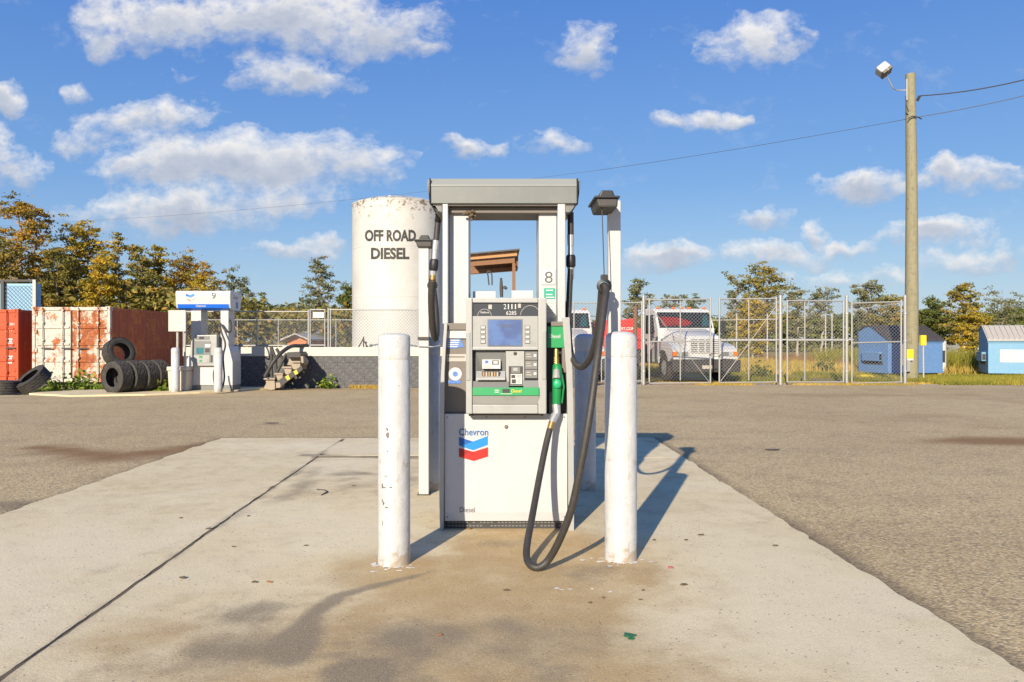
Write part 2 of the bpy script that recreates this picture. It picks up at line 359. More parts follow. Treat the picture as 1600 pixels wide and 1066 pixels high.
def concrete_mat(name='pad_concrete', stain=True):
    m, t, b = newmat(name); oc = t.new('ShaderNodeTexCoord').outputs['Object']
    big = t.noise(oc, .8, 5, .6); mid = t.noise(oc, 5., 6, .65); fine = t.noise(oc, 55., 5, .75); gr = t.noise(oc, 210., 3, .7)
    c = t.mix(t.mr(big, .3, .72), (.80, .66, .39), (.69, .55, .30))
    c = t.mix(t.m('MULTIPLY', t.mr(mid, .42, .75), .55), c, (.47, .345, .18))
    if stain:
        at = t.sep(t.attr('stain')); dis = t.m('MULTIPLY', t.m('SUBTRACT', mid, .5), .7)
        tan = t.mr(t.m('ADD', at[0], t.m('ADD', t.m('MULTIPLY', t.m('SUBTRACT', mid, .5), .9), t.m('MULTIPLY', t.m('SUBTRACT', fine, .5), .5))), .0, 1.25)
        oil = t.mr(t.m('ADD', at[1], t.m('ADD', t.m('MULTIPLY', t.m('SUBTRACT', mid, .5), .5), t.m('MULTIPLY', t.m('SUBTRACT', fine, .5), .6))), .16, .95)
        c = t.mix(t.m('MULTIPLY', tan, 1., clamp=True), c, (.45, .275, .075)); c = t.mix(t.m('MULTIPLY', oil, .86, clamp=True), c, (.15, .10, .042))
        c = t.mix(t.m('MULTIPLY', at[2], .8, clamp=True), c, (.83, .715, .475))
    pores = t.mr(t.voro(oc, 30.), .10, .24, 1, 0); sel = t.mr(t.noise(oc, 11., 3), .50, .57)
    grit = t.noise(oc, 95., 4, .8); c = t.mix(t.m('MULTIPLY', t.mr(grit, .52, .66), .42), c, (.33, .25, .15)); c = t.mix(t.m('MULTIPLY', t.mr(grit, .46, .34), .40), c, (.90, .77, .52))
    c = t.mix(t.m('MULTIPLY', t.m('MULTIPLY', pores, sel), .85), c, (.10, .08, .06))
    lt = t.mr(t.voro(t.vm('ADD', oc, (3.3, 1.7, 0)), 85.), .03, .10, 1, 0)
    c = t.mix(t.m('MULTIPLY', t.m('MULTIPLY', lt, t.mr(t.noise(oc, 9., 2), .5, .6)), .5), c, (.66, .60, .50))
    c = t.mix(t.mr(gr, .2, .8), t.mix(.34, c, (.14, .115, .08)), t.mix(.20, c, (.92, .87, .76)))
    t.put(b.inputs['Base Color'], c); b.inputs['Roughness'].default_value = .88; b.inputs['Specular IOR Level'].default_value = .25
    t.put(b.inputs['Normal'], t.bump(t.m('ADD', t.m('ADD', fine, t.m('MULTIPLY', grit, .8)), t.m('MULTIPLY', mid, 1.5)), .5, .005)); return m
M['pad'] = concrete_mat(); M['apron'] = concrete_mat('apron_concrete', False)
def asphalt_mat():
    m, t, b = newmat('aged_asphalt'); oc = t.new('ShaderNodeTexCoord').outputs['Object']
    big = t.noise(oc, .22, 5, .6); mid = t.noise(oc, 1.8, 6, .65); fine = t.noise(oc, 42., 4, .75); st = t.noise(t.vm('MULTIPLY', oc, (.12, 1, 1)), 1.4, 5, .6)
    cell = t.voro(oc, 58., out='Color'); cd = t.voro(oc, 58.)
    c = t.mix(t.mr(big, .35, .68), (.53, .405, .215), (.455, .335, .17))
    c = t.mix(t.m('MULTIPLY', t.mr(mid, .46, .74), .55), c, (.31, .215, .115)); c = t.mix(t.m('MULTIPLY', t.mr(st, .52, .75), .5), c, (.27, .195, .115))
    stone = t.sep(cell)[0]
    c = t.mix(t.m('MULTIPLY', t.mr(stone, .6, .95), .55), c, (.70, .56, .35)); c = t.mix(t.m('MULTIPLY', t.mr(stone, .38, .05), .6), c, (.18, .15, .12))
    c = t.mix(t.m('MULTIPLY', t.mr(cd, .45, .8), .35), c, (.16, .13, .10))
    at = t.sep(t.attr('stain')); c = t.mix(t.m('MULTIPLY', at[0], t.m('ADD', .6, t.m('MULTIPLY', fine, .5)), clamp=True), c, (.20, .105, .042)); c = t.mix(t.m('MULTIPLY', at[1], .8, clamp=True), c, (.09, .075, .06))
    t.put(b.inputs['Base Color'], c); b.inputs['Roughness'].default_value = .92; b.inputs['Specular IOR Level'].default_value = .2
    hgt = t.m('SUBTRACT', t.m('MULTIPLY', fine, .7), cd); t.put(b.inputs['Normal'], t.bump(hgt, .55, .006)); return m
M['asphalt'] = asphalt_mat()
def ground_mat():
    m, t, b = newmat('soil_and_grass'); oc = t.new('ShaderNodeTexCoord').outputs['Object']
    n1 = t.noise(oc, .16, 6, .6); n2 = t.noise(oc, 1.3, 6, .68); n3 = t.noise(oc, 12., 4, .7)
    c = t.ramp(t.m('ADD', n1, t.m('MULTIPLY', t.m('SUBTRACT', n2, .5), .6)), [(.3, (.16, .165, .045)), (.45, (.30, .25, .075)), (.58, (.40, .29, .125)), (.72, (.46, .33, .18))])
    y = t.sep(oc)[1]; k = t.m('ADD', y, t.m('MULTIPLY', t.m('SUBTRACT', n2, .5), 5.))
    c = t.mix(t.mr(k, 27.6, 26.0), c, t.mix(t.mr(n3, .3, .7), (.58, .46, .325), (.42, .325, .22)))
    c = t.mix(t.mr(n3, .4, .8), c, t.mix(.5, c, (.05, .045, .02)))
    t.put(b.inputs['Base Color'], c); b.inputs['Roughness'].default_value = .95; b.inputs['Specular IOR Level'].default_value = .15
    t.put(b.inputs['Normal'], t.bump(t.m('ADD', n3, n2), .6, .05)); return m
M['ground'] = ground_mat()
def leaf_mat(name, stops, trans=.35):
    m, t, b = newmat(name)
    g = t.new('ShaderNodeNewGeometry').outputs['Random Per Island']; tint = t.attr('tint', 'Fac')
    k = t.m('ADD', t.m('MULTIPLY', tint, .72), t.m('MULTIPLY', g, .28)); c = t.ramp(k, stops)
    t.put(b.inputs['Base Color'], c); b.inputs['Roughness'].default_value = .7; b.inputs['Specular IOR Level'].default_value = .2
    tr = t.new('ShaderNodeBsdfTranslucent'); t.put(tr.inputs[0], c); ms = t.new('ShaderNodeMixShader'); ms.inputs[0].default_value = trans
    t.l.new(b.outputs[0], ms.inputs[1]); t.l.new(tr.outputs[0], ms.inputs[2]); t.l.new(ms.outputs[0], t.n['Material Output'].inputs[0]); return m
M['lf_orange'] = leaf_mat('cypress_orange', [(0., (0.109, 0.116, 0.027)), (.3, (0.271, 0.223, 0.039)), (.6, (0.506, 0.290, 0.043)), (1., (0.723, 0.330, 0.049))])
M['lf_olive'] = leaf_mat('cypress_olive', [(0., (0.110, 0.118, 0.035)), (.4, (0.242, 0.227, 0.056)), (.75, (0.460, 0.313, 0.072)), (1., (0.727, 0.356, 0.076))])
M['lf_gold'] = leaf_mat('cypress_gold', [(0., (0.126, 0.144, 0.022)), (.4, (0.361, 0.278, 0.033)), (.75, (0.651, 0.422, 0.040)), (1., (0.750, 0.431, 0.046))])
M['lf_dark'] = leaf_mat('dark_green_leaves', [(0., (0.073, 0.091, 0.026)), (.5, (0.158, 0.184, 0.042)), (1., (0.316, 0.292, 0.065))])
M['lf_grey'] = leaf_mat('grey_green_leaves', [(0., (0.120, 0.134, 0.070)), (.5, (0.240, 0.240, 0.114)), (1., (0.440, 0.365, 0.176))])
M['weed'] = leaf_mat('weed_green', [(0., (0.065, 0.130, 0.016)), (.5, (0.169, 0.247, 0.026)), (1., (0.364, 0.390, 0.065))])
M['dry'] = leaf_mat('dry_grass', [(0., (0.250, 0.212, 0.045)), (.4, (0.480, 0.359, 0.080)), (.75, (0.730, 0.497, 0.120)), (1., (0.750, 0.589, 0.208))])
M['brush'] = leaf_mat('brown_brush', [(0., (0.200, 0.115, 0.053)), (.5, (0.400, 0.221, 0.097)), (1., (0.600, 0.384, 0.150))])
M['lush'] = leaf_mat('yellow_green_grass', [(0., (0.128, 0.150, 0.027)), (.5, (0.315, 0.292, 0.045)), (1., (0.570, 0.435, 0.075))])
# ================================================================== ground
rng = np.random.default_rng(7); random.seed(7)
def vnoise(x, y, s, seed=0):                              # cheap smooth value noise for stains and edges
    r = np.random.default_rng(seed); T = r.random((64, 64))
    u = np.asarray(x)*s; v = np.asarray(y)*s; i = np.floor(u).astype(int); j = np.floor(v).astype(int); a = u-i; b = v-j
    a = a*a*(3-2*a); b = b*b*(3-2*b); g = lambda p, q: T[p % 64, q % 64]
    return (g(i, j)*(1-a)+g(i+1, j)*a)*(1-b)+(g(i, j+1)*(1-a)+g(i+1, j+1)*a)*b
def fbm(x, y, s, seed=0): return .55*vnoise(x, y, s, seed)+.28*vnoise(x, y, s*2.1, seed+1)+.17*vnoise(x, y, s*4.3, seed+2)
def sm(a, lo, hi):
    q = np.clip((a-lo)/(hi-lo), 0, 1); return q*q*(3-2*q)
def blob(x, y, cx, cy, rx, ry, soft=.5, seed=3, amp=.5):
    d = np.sqrt(((x-cx)/rx)**2+((y-cy)/ry)**2)+(fbm(x, y, 2.2, seed)-.5)*amp*2; return 1-sm(d, 1-soft, 1+soft*.4)
def seg(x, y, pts, ws, soft=.6, seed=5, amp=.05):
    best = np.full(x.shape, 9.); 
    for (a, b), (w0, w1) in zip(zip(pts[:-1], pts[1:]), zip(ws[:-1], ws[1:])):
        ax, ay = a; bx, by = b; L = (bx-ax)**2+(by-ay)**2; tt = np.clip(((x-ax)*(bx-ax)+(y-ay)*(by-ay))/L, 0, 1)
        d = np.hypot(x-ax-tt*(bx-ax), y-ay-tt*(by-ay))+(fbm(x, y, 5., seed)-.5)*amp; best = np.minimum(best, d/(w0+(w1-w0)*tt))
    return 1-sm(best, 1-soft, 1+soft*.35)
def gp(px, py): q = G(px, py); return (q.x, q.y)
def grid_obj(name, xs, ys, zf, mat, stain=None, skirt=0., xf=None, parent=None):
    gx, gy = np.meshgrid(xs, ys, indexing='ij')
    if xf: gx, gy = xf(gx, gy)
    gz = zf(gx, gy); nx, ny = gx.shape
    v = np.stack([gx, gy, gz], -1).reshape(-1, 3); i = np.arange(nx*ny).reshape(nx, ny)
    f = np.stack([i[:-1, :-1], i[1:, :-1], i[1:, 1:], i[:-1, 1:]], -1).reshape(-1, 4).tolist(); st = stain(gx, gy).reshape(-1, 3) if stain else None
    if skirt:
        ring = list(i[:, 0])+list(i[-1, 1:])+list(i[-2::-1, -1])+list(i[0, -2:0:-1]); n = len(v)
        lo = v[ring].copy(); lo[:, 2] -= skirt; v = np.concatenate([v, lo]); m = len(ring)
        f += [(int(ring[k]), n+k, n+(k+1) % m, int(ring[(k+1) % m])) for k in range(m)]
        if st is not None: st = np.concatenate([st, st[ring]*0+np.array([0, .55, 0])])
    me = bpy.data.meshes.new(name); me.from_pydata(v.tolist(), [], f)
    if st is not None:
        a = me.attributes.new('stain', 'FLOAT_COLOR', 'POINT'); a.data.foreach_set('color', np.concatenate([st, np.ones((len(st), 1))], 1).astype('f').ravel())
    for p in me.polygons: p.use_smooth = True
    me.set_sharp_from_angle(angle=R(50)); me.materials.append(mat)
    o = bpy.data.objects.new(name, me); COL.objects.link(o)
    if parent: o.parent = parent
    return o
g = MB().add([(-900, -60, -.03), (900, -60, -.03), (900, 1500, -.03), (-900, 1500, -.03)], [(0, 1, 2, 3)]).build('ground', M['ground']); struct(g)

EX = [-300, -40, -16, -13.6, -12.6, -10.8, -8.8, -7.2, -6.2, -3, 4, 6, 12, 20, 32, 300]; EY = [20.6, 20.4, 20.4, 20.3, 20.2, 20.3, 20.9, 22.2, 23.12, 23.15, 24.0, 24.5, 24.6, 24.9, 25.3, 25.5]
def asphalt_xf(gx, gy):
    e = np.interp(gx, EX, EY)+(fbm(gx, gx*0, 1.5, 4)-.5)*.35
    return gx, np.where(gy > 0, gy*e, gy*60)
def asphalt_stain(x, y):
    a = np.zeros(x.shape+(3,))
    b1 = seg(x, y, [gp(60, 700), gp(180, 715), gp(290, 703), gp(335, 690)], [.35, .55, .45, .2], 1.0, 9, .5)
    b2 = blob(x, y, *gp(1560, 690), 1.2, .55, .6, 12, .3); b3 = blob(x, y, *gp(470, 608), 2.2, .25, .8, 13, .6)
    a[..., 0] = np.clip(b1*1.0+b2*.95+b3*.3+.30*sm(fbm(x, y, .35, 22), .62, .8), 0, 1)
    ed = np.minimum(np.abs(x-2.24), np.abs(x+4.03)); near = (y < 11.3)
    a[..., 1] = np.clip(.95*(1-sm(ed+(fbm(x, y, 1.3, 31)-.5)*.26, .0, .13))*near+.5*(1-sm(np.abs(y-11.2)+(fbm(x, y, 2., 33)-.5)*.2, 0, .16))*(x > -4)*(x < 2.2)+blob(x, y, *gp(425, 663), .22, .1, .5, 2, .3)*.6+.5*blob(x, y, *gp(80, 790), 1.6, .25, .8, 41, .8), 0, 1)
    return a
ax = np.concatenate([[-300, -120, -60, -35], np.arange(-24, 26, .16), [35, 60, 120, 300]]); ay = np.concatenate([[-1., -.3], np.linspace(.02, 1, 170)])
asp = grid_obj('asphalt_yard', ax, ay, lambda x, y: (fbm(x, y, .25, 8)-.5)*.012+np.where((np.abs(x+.9) < 3.2) & (y < 11.2), -.012, 0), M['asphalt'], asphalt_stain, .05, asphalt_xf)
struct(asp)

# the pump island: cast slabs with open joints
def pad_stain(x, y):
    a = np.zeros(x.shape+(3,)); n = fbm(x, y, 1.1, 60); n2 = fbm(x, y, 3.2, 61)
    tan = .95*blob(x, y, .15, 4.6, 1.0, 1.5, .9, 62, .6)+.6*blob(x, y, -.05, 3.4, 1.3, .9, .9, 63, .6)+.75*blob(x, y, -.72, 4.75, .34, .34, .9, 64, .5)+.6*blob(x, y, .85, 4.75, .34, .3, .9, 65, .5)
    tan = tan+.45*blob(x, y, -1.2, 3.1, 1.0, .8, .9, 66, .7)+.35*sm(n, .55, .75)+.55*blob(x, y, .5, 5.35, .6, .35, .8, 67, .5)
    a[..., 0] = np.clip(tan, 0, 1.)
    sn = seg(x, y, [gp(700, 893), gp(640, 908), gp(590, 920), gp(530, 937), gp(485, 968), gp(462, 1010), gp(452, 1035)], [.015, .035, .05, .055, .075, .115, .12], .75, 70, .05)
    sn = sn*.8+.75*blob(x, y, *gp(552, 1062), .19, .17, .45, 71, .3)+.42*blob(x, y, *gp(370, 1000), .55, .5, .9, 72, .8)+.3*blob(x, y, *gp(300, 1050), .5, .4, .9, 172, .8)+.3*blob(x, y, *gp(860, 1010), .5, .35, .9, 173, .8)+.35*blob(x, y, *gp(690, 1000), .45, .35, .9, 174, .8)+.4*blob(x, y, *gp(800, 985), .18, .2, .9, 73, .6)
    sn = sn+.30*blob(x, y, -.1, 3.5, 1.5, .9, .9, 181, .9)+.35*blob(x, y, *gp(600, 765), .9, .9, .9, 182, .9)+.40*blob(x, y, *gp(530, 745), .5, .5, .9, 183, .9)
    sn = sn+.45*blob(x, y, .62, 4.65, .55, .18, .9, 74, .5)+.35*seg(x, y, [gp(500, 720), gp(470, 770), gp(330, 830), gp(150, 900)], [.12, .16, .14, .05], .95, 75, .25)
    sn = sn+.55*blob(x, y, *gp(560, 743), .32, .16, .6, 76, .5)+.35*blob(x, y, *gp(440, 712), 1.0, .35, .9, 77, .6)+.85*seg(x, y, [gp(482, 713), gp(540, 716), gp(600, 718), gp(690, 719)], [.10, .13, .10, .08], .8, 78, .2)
    sn = sn+.25*blob(x, y, .06, 5.4, .6, .22, .9, 79, .5)+.30*sm(n2, .6, .78)*sm(n, .45, .6)+.55*(1-sm(np.abs(x+2.07+(y-3.2)*.022)+(n2-.5)*.12, .0, .07))
    sn = sn+.3*blob(x, y, *gp(1100, 800), .3, .12, .8, 80, .5)+.25*blob(x, y, *gp(1400, 960), .5, .15, .8, 81, .6)
    a[..., 1] = np.clip(sn, 0, 1)
    a[..., 2] = np.clip(.75*blob(x, y, -3.0, 4.5, 1.0, 2.4, .8, 82, .6)+.8*blob(x, y, 1.7, 4.2, .6, 2.0, .8, 83, .6)+.6*blob(x, y, -1.2, 5.6, .6, 1.2, .9, 84, .6)+.7*blob(x, y, -2.0, 10.2, 2., .7, .8, 85, .6)+.5*sm(1-n, .55, .75), 0, .8)
    return a
joint = lambda y: -2.07-(y-3.2)*.022
pad = thing('concrete_pad', 'x', 'pad', (0, 0, 0)); del pad['label']; del pad['category']; struct(pad)
def slab(x0f, x1f, y0, y1, dx=.04, dy=.04, z=.014, seed=0):
    nx = int((x1f(4)-x0f(4))/dx)+1; us = np.linspace(0, 1, nx); ys = np.concatenate([np.arange(y0, min(2.6, y1), .4), np.arange(max(y0, 2.6), y1, dy), [y1]])
    def xf(u, y):
        a = np.vectorize(x0f)(y); b = np.vectorize(x1f)(y); edge = (u == 0) | (u == 1)
        jx = np.where(edge, (fbm(y, u*7+seed, 7., 90+seed)-.5)*np.where((u == 0) & (seed == 1) | (u == 1) & (seed == 2), .065, .022)+(fbm(y, u*0, .6, 91)-.5)*.03, 0); ey = (y == y[0, 0]) | (y == y[0, -1])
        return a+(b-a)*u+jx, y+np.where(ey, (fbm(u*4, u*0+seed, 3., 95)-.5)*.05, 0)
    return grid_obj('slab', us, ys, lambda x, y: z+(fbm(x, y, .7, 97)-.5)*.006, M['pad'], pad_stain, .04, xf, pad)
joint = lambda y: -2.07-(y-3.2)*.022
slab(lambda y: -4.02, lambda y: joint(y)-.014, -5, 11.12, seed=1, z=.018)
slab(lambda y: joint(y)+.014, lambda y: 2.22, -5, 9.24, seed=2, z=.019)
slab(lambda y: joint(9.2)-.1+.02, lambda y: .10, 9.40, 11.14, seed=3, z=.015)
slab(lambda y: .125, lambda y: 2.23, 9.27, 11.16, seed=4, z=.016)
# the strip of soil in the joints
grid_obj('joint_filling', np.linspace(0, 1, 7), np.concatenate([[-5.], np.arange(2.6, 11, .02)]), lambda x, y: .0135+(fbm(x, y, 6., 140)-.5)*.014+(fbm(x, y, 1.1, 143)-.5)*.010, M['soil'], None, 0, lambda u, y: (np.vectorize(joint)(y)+(u-.5)*.07, y), pad)
MB().add([(-2.3, 9.15, .0105), (2.1, 9.15, .0105), (2.1, 9.5, .0105), (-2.3, 9.5, .0105)], [(0, 1, 2, 3)]).build('joint_filling', M['soil'], pad)
# concrete apron in front of the far dispenser
ap = [gp(95, 621), gp(200, 622), gp(330, 615), gp(400, 609), gp(424, 606.5)]
app = [(-12.6, 21.6)]+[(-12.4, 20.25)]+[(-10.9, 19.5), (-9.2, 19.95), (-8.1, 20.8), (-7.2, 21.9), (-6.5, 22.9), (-6.5, 23.3), (-10.4, 23.3), (-10.9, 21.9)]
struct(MB().prism(app, 'z', -.02, .045).build('concrete_apron', M['apron'], None, .012))
# dirt strip of the verge stays part of the ground sheet

# ================================================================== the near dispenser
Y0 = 5.70
pump = thing('fuel_dispenser', 'tall white and grey diesel dispenser with number 8 and green nozzle, between four bollards', 'fuel pump', (.064, 6.0, .014))
def fx(px, Y=Y0): return X(px, Y)
def fz(py, Y=Y0): return Z(py, Y)
def fbox(x0, x1, y0, y1, Ya, Yb, name, mat, parent=pump, bevel=.004, Yr=None):
    q = Yr or Ya
    return MB().box(X(x0, q), X(x1, q), Ya, Yb, Z(y1, q), Z(y0, q)).build(name, mat, parent, bevel)
MB().box(fx(692), fx(895), 5.745, 6.32, .014, .10).build('base_frame', M['iron'], pump, .004)
mb = MB()
for i in range(34):
    for j in range(2):
        if random.random() < .8:
            x = fx(699)+i*(fx(890)-fx(699))/34; mb.box(x, x+.018, 5.738, 5.746, .035+j*.026, .043+j*.026)
mb.build('base_grille', M['silver_d'], pump)
# lower door: flat with a folded lip
d = MB().prism([(5.70, fz(647)), (5.70, fz(801)), (5.712, fz(815)), (5.77, fz(815)), (5.77, fz(647))], 'x', fx(694.5), fx(886.5)).build('lower_door', M['panel'], pump, .004)
MB().lathe([(.014, 0), (.014, .006), (.009, .012), (0, .012)], 14, (fx(791), 5.70, fz(667)), Matrix.Rotation(R(90), 3, 'X')).build('lock', M['brown'], d, 0, smooth=True)
text_flat('Chevron', fx(717), fx(763), fz(680.6), fz(669.5), 5.6965, 'lettering', M['blue_txt'], d, .016)
text_flat('Diesel', fx(718.5), fx(742), fz(800.5), fz(792.5), 5.6965, 'lettering', M['ink'], d, .004)
def epx(q, y): return (fx(690+q/5.918), fz(660+y/5.922))
def emblem(pts, mat, dy): flatpoly([epx(*p) for p in pts], 5.6975-dy, 'emblem', mat, d, .0012)
emblem([(160, 136), (290, 178), (428, 126), (428, 208), (292, 258), (162, 218)], M['emb_b2'], 0)
emblem([(160, 136), (287, 177), (205, 208), (162, 216)], M['emb_b1'], .0016)
emblem([(160, 236), (292, 272), (430, 230), (430, 316), (297, 358), (162, 320)], M['emb_r2'], 0)
emblem([(160, 236), (272, 270), (205, 305), (162, 320)], M['emb_r1'], .0016)
for (px_, py_) in ((699, 652), (882, 652), (699, 808), (882, 808), (760, 652), (820, 652)): MB().lathe([(.006, 0), (.006, .002), (.003, .004), (0, .004)], 8, (fx(px_), 5.70 if py_ < 800 else 5.705, fz(py_)), Matrix.Rotation(R(90), 3, 'X')).build('screw', M['silver_d'], d)
# cabinet core and side skins
fbox(696, 885, 516, 650, 5.80, 6.30, 'cabinet', M['brown'], Yr=5.7)
fbox(698, 884, 648, 816, 5.775, 6.30, 'cabinet_lower', M['silver_d'], Yr=5.7, bevel=0)
def skin(pl, mat):
    mb = MB(); n = len(pl); v = []
    for (xa, xb, y) in pl:
        z = fz(y, 5.68)
        for Yq in (5.68, 6.36): v += [(fx(xa, 5.68), Yq, z), (fx(xb, 5.68), Yq, z)]
    f = []
    for i in range(n-1):
        a, b = 4*i, 4*i+4; f += [(a, a+1, b+1, b), (a+2, b+2, b+3, a+3), (a, b, b+2, a+2), (a+1, a+3, b+3, b+1)]
    f += [(0, 2, 3, 1), (4*n-4, 4*n-3, 4*n-1, 4*n-2)]
    return mb.add(v, f).build('side_panel', mat, pump, .003)
skin([(687.5, 693, 832), (686.5, 693.5, 790), (686, 694, 700), (686.5, 694, 640), (689, 694.5, 583), (692, 697, 535), (694, 699, 506)], M['silver_l'])
skin([(888.5, 897, 832), (888, 897, 790), (887.5, 896.5, 690), (886.5, 896, 640), (885, 894.5, 583), (881, 892, 530), (879, 890, 496)], M['silver_l'])
# left recess with its stickers
fbox(696, 729, 505, 516, 5.72, 6.25, 'shelf_cap', M['brown'], bevel=.006)
fbox(694.5, 729, 515.5, 529, 5.735, 5.79, 'ledge', M['panel'])
lp = fbox(694.5, 729, 528, 645, 5.755, 5.80, 'recess_panel', M['brown'])
flatpoly([(fx(697), fz(529.5)), (fx(720), fz(529.5)), (fx(724.5), fz(543)), (fx(716), fz(543)), (fx(710), fz(545)), (fx(697), fz(544.5))], 5.7515, 'notice_sticker', M['sticker_b'], lp)
for k in range(4): fbox(699, 718-k, 531+k*3.3, 532.6+k*3.3, 5.7495, 5.751, 'sticker_line', M['ink_w'], lp, 0)
fbox(697.5, 728.5, 553.5, 565, 5.750, 5.756, 'label_strip', M['lid_g'], lp, .001)
fbox(700, 726, 557, 558.5, 5.7475, 5.7497, 'label_line', M['ink'], lp, 0)
MB().prism([(fx(710.7)+.049*math.cos(a), fz(585)+.049*math.sin(a)) for a in np.linspace(0, 2*math.pi, 26)[:-1]], 'y', 5.7505, 5.7545).build('round_sticker', M['sticker'], lp)
MB().prism([(fx(710.7)+.020*math.cos(a), fz(585)+.020*math.sin(a)) for a in np.linspace(0, 2*math.pi, 20)[:-1]], 'y', 5.7485, 5.7502).build('round_sticker_centre', M['sticker_b'], lp)
fbox(700, 720, 594.5, 599.5, 5.7500, 5.7545, 'sticker_strip', M['sticker_b'], lp, 0)
# right recess: nozzle boot
rp = fbox(853, 886, 504, 646, 5.775, 5.82, 'boot_back', M['black'], Yr=5.7)
fbox(861, 884, 502.5, 510, 5.70, 5.80, 'boot_cap', M['brown'], bevel=.006)
fbox(878, 886.5, 543, 583, 5.715, 5.78, 'boot_cheek', M['brown'], bevel=.012)
fbox(858, 863, 612, 646, 5.735, 5.78, 'boot_cheek', M['silver_d'], bevel=.004)
gpn = fbox(855, 881.5, 510, 543.5, 5.71, 5.78, 'grade_placard', M['green'], bevel=.003)
text_flat('Diesel', fx(859), fx(875.5), fz(528.5), fz(522.5), 5.7065, 'lettering', M['ink_w'], gpn, .006)
# console
Yc = 5.58
def cx_(px): return X(px, Yc)
def cz_(py): return Z(py, Yc)
def cbox(x0, x1, y0, y1, dy0, dy1, name, mat, parent, bevel=.003): return MB().box(cx_(x0), cx_(x1), Yc+dy0, Yc+dy1, cz_(y1), cz_(y0)).build(name, mat, parent, bevel)
con = cbox(735, 845, 468, 640, .10, .25, 'console', M['silver_d'], pump, .004)
cbox(728, 738, 465.5, 647, 0, .25, 'console_rail', M['silver_l'], con, .008); cbox(841, 854, 465.5, 647, 0, .25, 'console_rail', M['silver_l'], con, .008)
cbox(738.4, 840.6, 465.5, 473, .008, .24, 'console_top', M['silver_l'], con, .005); cbox(738.4, 840.6, 632.5, 646.6, .006, .24, 'console_sill', M['silver_l'], con, .005)
cbox(728.6, 735, 519, 595, -.006, .02, 'grip', M['silver'], con, .006); cbox(847, 853.4, 517, 593, -.006, .02, 'grip', M['silver'], con, .006)
cbox(732, 850, 647, 651, .04, .15, 'console_gasket', M['iron'], con, .002)
dp = cbox(738.2, 840.8, 473, 494, .026, .11, 'display_window', M['disp'], con, .002)
for k in range(4): text_flat('2111'[k], cx_(787+k*5.5+(1.2 if k else 0)), cx_(791+k*5.5-(1.2 if k else 0)), cz_(483), cz_(475), Yc+.0225, 'digit', M['ink_w'], dp, 0)
for k in range(4): text_flat('6285'[k], cx_(791+k*4.2), cx_(794.4+k*4.2), cz_(492), cz_(486), Yc+.0225, 'digit', M['ink_w'], dp, 0)
cbox(809.5, 814, 474.5, 481, .0215, .0245, 'unit_mark', M['lid_g'], dp, 0); cbox(763, 768.5, 476, 483, .0215, .0245, 'unit_mark', M['lid_g'], dp, 0)
text_flat('Gallons', cx_(750.5), cx_(764), cz_(489.5), cz_(486.5), Yc+.0225, 'lettering', M['ink_w'], dp, .01)
for (a0, x0, r0, s) in ((0, 757, 11, 1), (1, 829, 16, 1)):
    pts = [Vector((cx_(x0)+r0/215*math.cos(q), Yc+.024, cz_(495)+r0*1.1/215*math.sin(q))) for q in np.linspace(.15, math.pi-.15, 12)]
    MB().tube(pts, .0022, 5).build('dial_arc', M['lid_g'], dp)
kp = cbox(738.2, 840.8, 494, 546, .016, .11, 'keypad_panel', M['silver'], con, .003)
sb = cbox(761.5, 816.5, 498.5, 541.5, .011, .03, 'screen_bezel', M['silver_d'], kp, .002)
cbox(763, 815, 500, 540, .008, .02, 'screen', M['screen'], kp, .001)
cbox(775, 803, 507.4, 508.3, .0062, .0078, 'screen_line', M['ink'], kp, 0); cbox(778, 800, 510.4, 511.2, .0062, .0078, 'screen_line', M['ink'], kp, 0)
for xk in (750.5, 820):
    for k in range(4):
        cbox(xk, xk+8.5, 508.8+k*7.4, 515+k*7.4, .012, .02, 'key_surround', M['silver_d'], kp, .001); cbox(xk+1.3, xk+7.2, 510+k*7.4, 513.6+k*7.4, .007, .02, 'key', M['panel'], kp, .001)
cbox(738.2, 840.8, 542.5, 547, .002, .05, 'console_ledge', M['silver_l'], con, .004)
# receipt hood, card reader, side labels
cbox(743, 841, 547.2, 603, .066, .11, 'reader_panel', M['silver'], con, .001)
MB().add([(cx_(743.5), Yc+.026, cz_(551)), (cx_(790), Yc+.026, cz_(551)), (cx_(783), Yc+.06, cz_(578)), (cx_(754), Yc+.06, cz_(578)), (cx_(743.5), Yc+.026, cz_(592)), (cx_(790), Yc+.026, cz_(592))], [(0, 1, 2, 3), (0, 3, 4), (1, 5, 2), (3, 2, 5, 4)]).build('reader_recess', M['silver_d'], con)
cbox(753.5, 782, 562, 576.5, .014, .055, 'instruction_plate', M['sticker'], con, .001)
cbox(757.5, 763, 563.5, 568, .0125, .0145, 'instruction_icon', M['sticker_b'], con, 0); cbox(768.5, 779.5, 563, 570, .0118, .0142, 'instruction_icon', M['brown'], con, 0); cbox(771, 777.5, 564.5, 568.5, .0095, .0115, 'instruction_icon', M['sticker'], con, 0)
for k in range(3): cbox(756, 767, 570+k*2, 570.8+k*2, .0125, .0145, 'instruction_line', M['lid_g'], con, 0)
MB().prism([(Yc+.03, cz_(580)), (Yc+.03, cz_(594)), (Yc-.012, cz_(594)), (Yc-.012, cz_(591))], 'x', cx_(744), cx_(789.5)).build('reader_shelf', M['silver_l'], con, .002)
rd = cbox(753, 781, 580.5, 589.8, -.002, .03, 'card_slot', M['iron'], con, .002)
for k in range(6): cbox(754.5+k*4.3, 757+k*4.3, 581.5, 588.5, -.006, .0, 'slot_tooth', M['lid_g'] if k % 2 else M['brass'], rd, .0005)
cbox(790.5, 819.5, 549, 603, .022, .11, 'reader_plate', M['silver_l'], con, .002)
